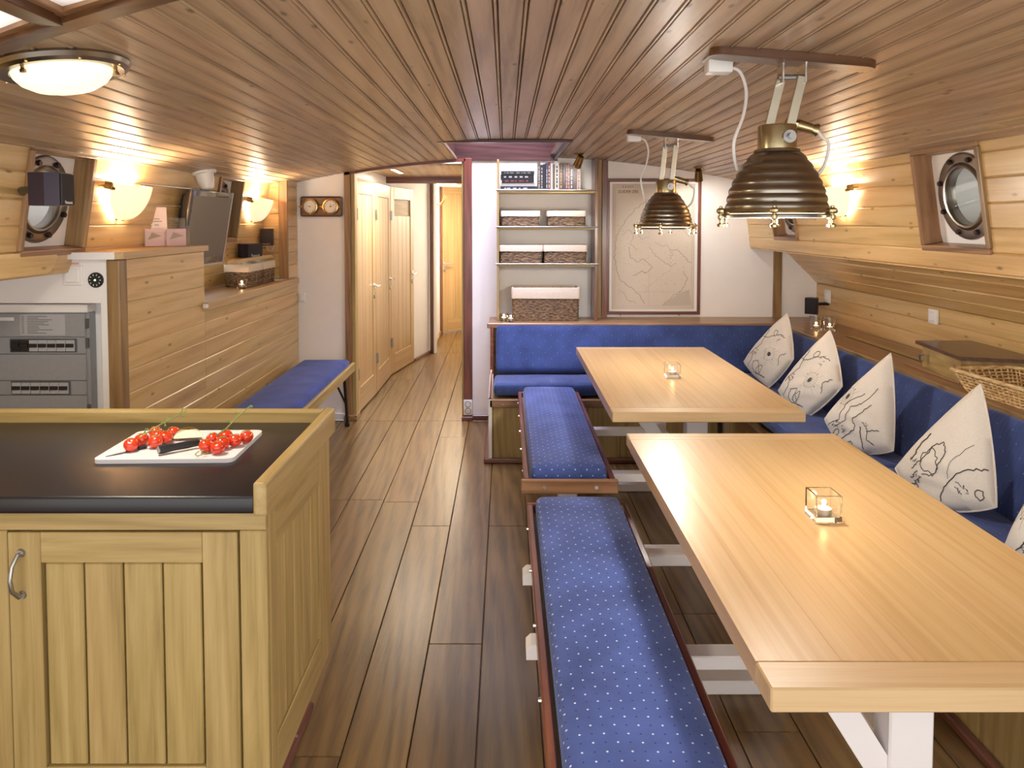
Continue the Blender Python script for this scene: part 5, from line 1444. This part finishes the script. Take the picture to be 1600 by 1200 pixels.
# ------------------------------------------------------------------ television
top = Vector((-1.612, 0, 1.662)); bot = Vector((-1.682, 0, 1.252)); up_ = (top-bot).normalized(); nrm = Vector((up_.z, 0, -up_.x))
m = Matrix(((0, nrm.x, up_.x, (top.x+bot.x)/2), (-1, 0, 0, 4.085), (0, nrm.z, up_.z, (top.z+bot.z)/2), (0, 0, 0, 1)))
t = thing('television', 'flat television tilted downwards on the left wall above the ledge', 'television', m)
TVB = plain('tv_bezel', '#4a3f38', .18, coat=.5); TVS = plain('tv_screen', '#6a6058', .28, coat=.0, spec=.4); TVW = plain('tv_edge', '#c9c2c4', .3, metal=.5)
hw2, hh2 = .282, .207
B().box((-hw2, -.035, -hh2), (hw2, 0, hh2), .004, 2).build('bezel', TVB, t, m)
B().box((-hw2+.022, -.001, -hh2+.045), (hw2-.022, .0015, hh2-.03)).build('screen', TVS, t, m)
B().box((-hw2-.002, -.012, -hh2-.004), (-hw2+.006, .003, hh2+.002), .002).build('silver_edge', TVW, t, m)
B().box((-hw2-.001, -.012, -hh2-.006), (hw2+.001, .003, -hh2+.006), .002).build('silver_edge', TVW, t, m)
B().box((-hw2+.05, -.062, -hh2+.09), (hw2-.02, -.034, hh2-.03), .012, 3).build('back_shell', BLACKP, t, m)
B().box((-.05, -.085, -.05), (.05, -.06, .05), .004).build('wall_mount', BLACKP, t, m)

# ------------------------------------------------------------------ loudspeakers
def speaker(label, m, w, h, d, logo=True, wire=None, mount=None):
    """front faces local -y"""
    t = thing('loudspeaker', label, 'speaker', m, 'small black loudspeakers')
    ol = [(-w/2, 0), (w/2, 0), (w/2+.0, d*.45), (w*.28, d), (-w*.28, d), (-w/2, d*.45)]
    B().prism(ol, -h/2, h/2).build('cabinet', SPK, t, m, smooth=20)
    g = B().box((-w/2+.003, -.007, -h/2+.003), (w/2-.003, .0, h/2-.003), .003, 2).build('grille', GRILLE, t, m)
    if logo: lettering('Panasonic', w*.15, plain('logo_grey', '#c8c4c0', .5), g, m @ T(0, -.0075, -h/2+h*.10) @ TM)
    if mount: B().tube([m.inverted() @ Vector(p) for p in mount], .012, 10).build('wall_bracket', BLACKP, t, m)
    if wire: B().tube(smooth_pts([m.inverted() @ Vector(p) for p in wire]), .002, 6).build('wire', WHITE_GLOSS, t, m)
    return t
SPK = plain('speaker_cabinet', '#241a2e', .4)
m = T(-1.405, 2.36, 1.600) @ RZ(math.radians(100))
speaker('black loudspeaker hanging in front of the nearest left porthole', m, .10, .104, .10, mount=[(-1.50, 2.35, 1.60), (-1.60, 2.44, 1.60), (-1.702, 2.60, 1.60)])
m = T(-1.645, 4.82, 1.3075) @ RZ(math.radians(83))
speaker('black centre loudspeaker lying on the shelf under the far left sconce', m, .21, .088, .085)
m = T(-1.679, 5.17, 1.385) @ RZ(math.radians(6))
speaker('small upright black loudspeaker in the far left corner', m, .088, .118, .06, wire=[(-1.70, 5.235, 1.33), (-1.69, 5.23, 1.295), (-1.66, 5.23, 1.29), (-1.645, 5.235, 1.33)])
m = T(2.165, 5.20, .895) @ RZ(math.radians(-42))
speaker('black loudspeaker on the right wall above the ledge tealights', m, .085, .115, .07, logo=False, mount=[(2.19, 5.25, .90), (2.26, 5.29, .90), (2.335, 5.30, .90)])

# baskets on the left ledge
basket('seagrass basket with white cloth liner on the left ledge, nearer one', T(-1.722, 4.83, 1.0725), .17, .26, .145, group='baskets on the left ledge')
basket('seagrass basket with white cloth liner on the left ledge, farther one', T(-1.722, 5.105, 1.0725), .17, .26, .145, group='baskets on the left ledge')

# ------------------------------------------------------------------ switches and sockets
def plate(name, label, m, w, h, cat, rocker=True, holes=False):
    t = thing(name, label, cat, m)
    B().box((-w/2, -.012, -h/2), (w/2, 0, h/2), .003, 2).build('plate', WHITE_GLOSS, t, m)
    if rocker: B().box((-w*.3, -.017, -h*.3), (w*.3, -.011, h*.3), .003).build('rocker', WHITE_CAB, t, m)
    if holes:
        for zz in (-h*.22, h*.22):
            X = Matrix(((1, 0, 0, 0), (0, 0, -1, -.0125), (0, 1, 0, zz), (0, 0, 0, 1)))
            sk = B().lathe([(.019, 0), (.021, .002), (.023, 0), (.019, 0)], 20, X).build('socket_ring', GREYD, t, m)
            for s in (-1, 1): B().cyl(X @ Vector((s*.008, 0, .0)), X @ Vector((s*.008, 0, .0015)), .0025, None, 8).build('socket_hole', BLACKP, sk, m)
    return t
MR = axes((2.333, 5.30, .955), (0, -1, 0), (1, 0, 0), (0, 0, 1)); plate('wall_switch', 'white wall switch above the black speaker on the right wall', MR, .09, .095, 'switch')
MR = axes((2.333, 3.985, .98), (0, -1, 0), (1, 0, 0), (0, 0, 1)); plate('wall_switch', 'white wall switch in the middle of the lower right wall', MR, .085, .08, 'switch')
plate('wall_socket', 'white double socket at the foot of the right passage jamb', T(-.283, YF-.032, .10), .065, .115, 'socket', rocker=False, holes=True)
plate('wall_switch', 'small white switch where the boarded wall meets the white panel', T(-1.528, YF-.001, .925) , .05, .075, 'switch')
t = box('cable_clip', (-1.548, 3.745, 1.052), (-1.525, 3.765, 1.074), WHITE_GLOSS, None, .003); tag(t, 'tiny white plastic clip at the near end of the left ledge', 'clip')

# ------------------------------------------------------------------ wooden box and wicker tray on the right ledge
t = thing('wooden_box', 'low wooden box with dark lid on the right ledge', 'box', T(2.15, 3.3, .7785))
ol = [(2.02, 3.24), (2.32, 3.15), (2.32, 3.62), (2.065, 3.62)]
B().prism(ol, .779, .885).build('body', OAK, t, smooth=0, axis=1)
B().prism([(2.0, 3.22), (2.325, 3.12), (2.325, 3.66), (2.05, 3.66)], .886, .902).build('lid', DARKTRIM, t, smooth=0, axis=1)
box('base_moulding', (2.0, 3.22, .779), (2.02, 3.66, .787), TEAK, t, .002)
for yy in (3.30, 3.56): B().box((2.018+.00, yy-.008, .82), (2.05, yy+.008, .85), .002).build('latch', CHROME, t)
t = thing('wicker_tray', 'shallow pale wicker tray basket on the right ledge at the picture edge', 'basket', T(2.05, 2.75, .7785))
m = T(2.09, 2.86, .7785) @ RZ(math.radians(6))
b = B(); HXt, HYt = .15, .30
for i in range(7):
    f = i/6; z = .006+.075*f; g = .82+.18*f; pts = []
    base_ = rrect(HXt*g, HYt*g, .03, 3); fine = []
    for p, q in zip(base_, base_[1:]+base_[:1]):
        k = max(1, int(math.dist(p, q)/.016))
        for s in range(k):
            x = p[0]+(q[0]-p[0])*s/k; y = p[1]+(q[1]-p[1])*s/k; l = math.hypot(x, y); w = .004*(1 if (len(fine)+i) % 2 else -1); fine.append((x+x/l*w, y+y/l*w, z))
    b.tube(fine, .0032, 5, closed=True)
b.build('woven_strands', WICKER, t, m)
b = B(); o1 = rrect(HXt*.82, HYt*.82, .03, 3); o2 = rrect(HXt, HYt, .03, 3)
for (p, q), (r_, s_) in zip(zip(o1, o1[1:]+o1[:1]), zip(o2, o2[1:]+o2[:1])):
    k = max(1, int(math.dist(r_, s_)/.028))
    for s in range(k):
        f = s/k; b.tube([(p[0]+(q[0]-p[0])*f, p[1]+(q[1]-p[1])*f, .004), (r_[0]+(s_[0]-r_[0])*f, r_[1]+(s_[1]-r_[1])*f, .084)], .0035, 5)
b.build('stakes', WICKER, t, m)
B().tube([(x, y, .086) for x, y in rrect(HXt*1.01, HYt*1.01, .03, 4)], .0085, 8, closed=True).build('rim', WICKER, t, m)
B().prism(rrect(HXt*.82, HYt*.82, .03, 3), .001, .006).build('bottom', WICKER, t, m)

# ------------------------------------------------------------------ passage: coat hooks, lamps
t = thing('coat_hooks', 'brass double coat hook on the passage wall by the far door', 'hook', T(-.80, 8.9, 1.75))
B().box((-.850, 8.86, 1.66), (-.835, 8.94, 1.76), .003).build('plate', BRASS, t)
for k in range(4):
    yy = 8.80+.07*k
    B().tube([(-.835, yy, 1.70), (-.79, yy, 1.69), (-.75, yy-.02, 1.73), (-.72, yy-.03, 1.80)], .009, 8).build('hook', OLDBRASS, t)
t = thing('strip_lamp', 'slim lamp under the passage ceiling', 'lamp', T(-.9, 6.2, 1.915))
B().box((-.90, 5.75, 1.900), (-.86, 6.25, 1.9145), .003).build('housing', BRASS, t)
B().box((-.895, 5.76, 1.897), (-.865, 6.24, 1.900)).build('diffuser', lit('strip_light', (1, .86, .62), 3), t)
lamp_light('strip_glow', 'AREA', (-.78, 6.1, 1.89), 8, (1, .88, .7), .3, parent=t)
t = thing('ceiling_spot', 'small recessed lamp at the far end of the passage ceiling', 'lamp', T(-.55, 8.9, 1.94))
B().lathe([(1e-5, 1.944), (.05, 1.944), (.05, 1.938), (.04, 1.936), (1e-5, 1.938)], 24, T(-.55, 8.9, 0)).build('trim_ring', BRASS, t)
lamp_light('far_passage_glow', 'AREA', (-.55, 8.9, 1.93), 15, (1, .84, .62), .25, parent=t)
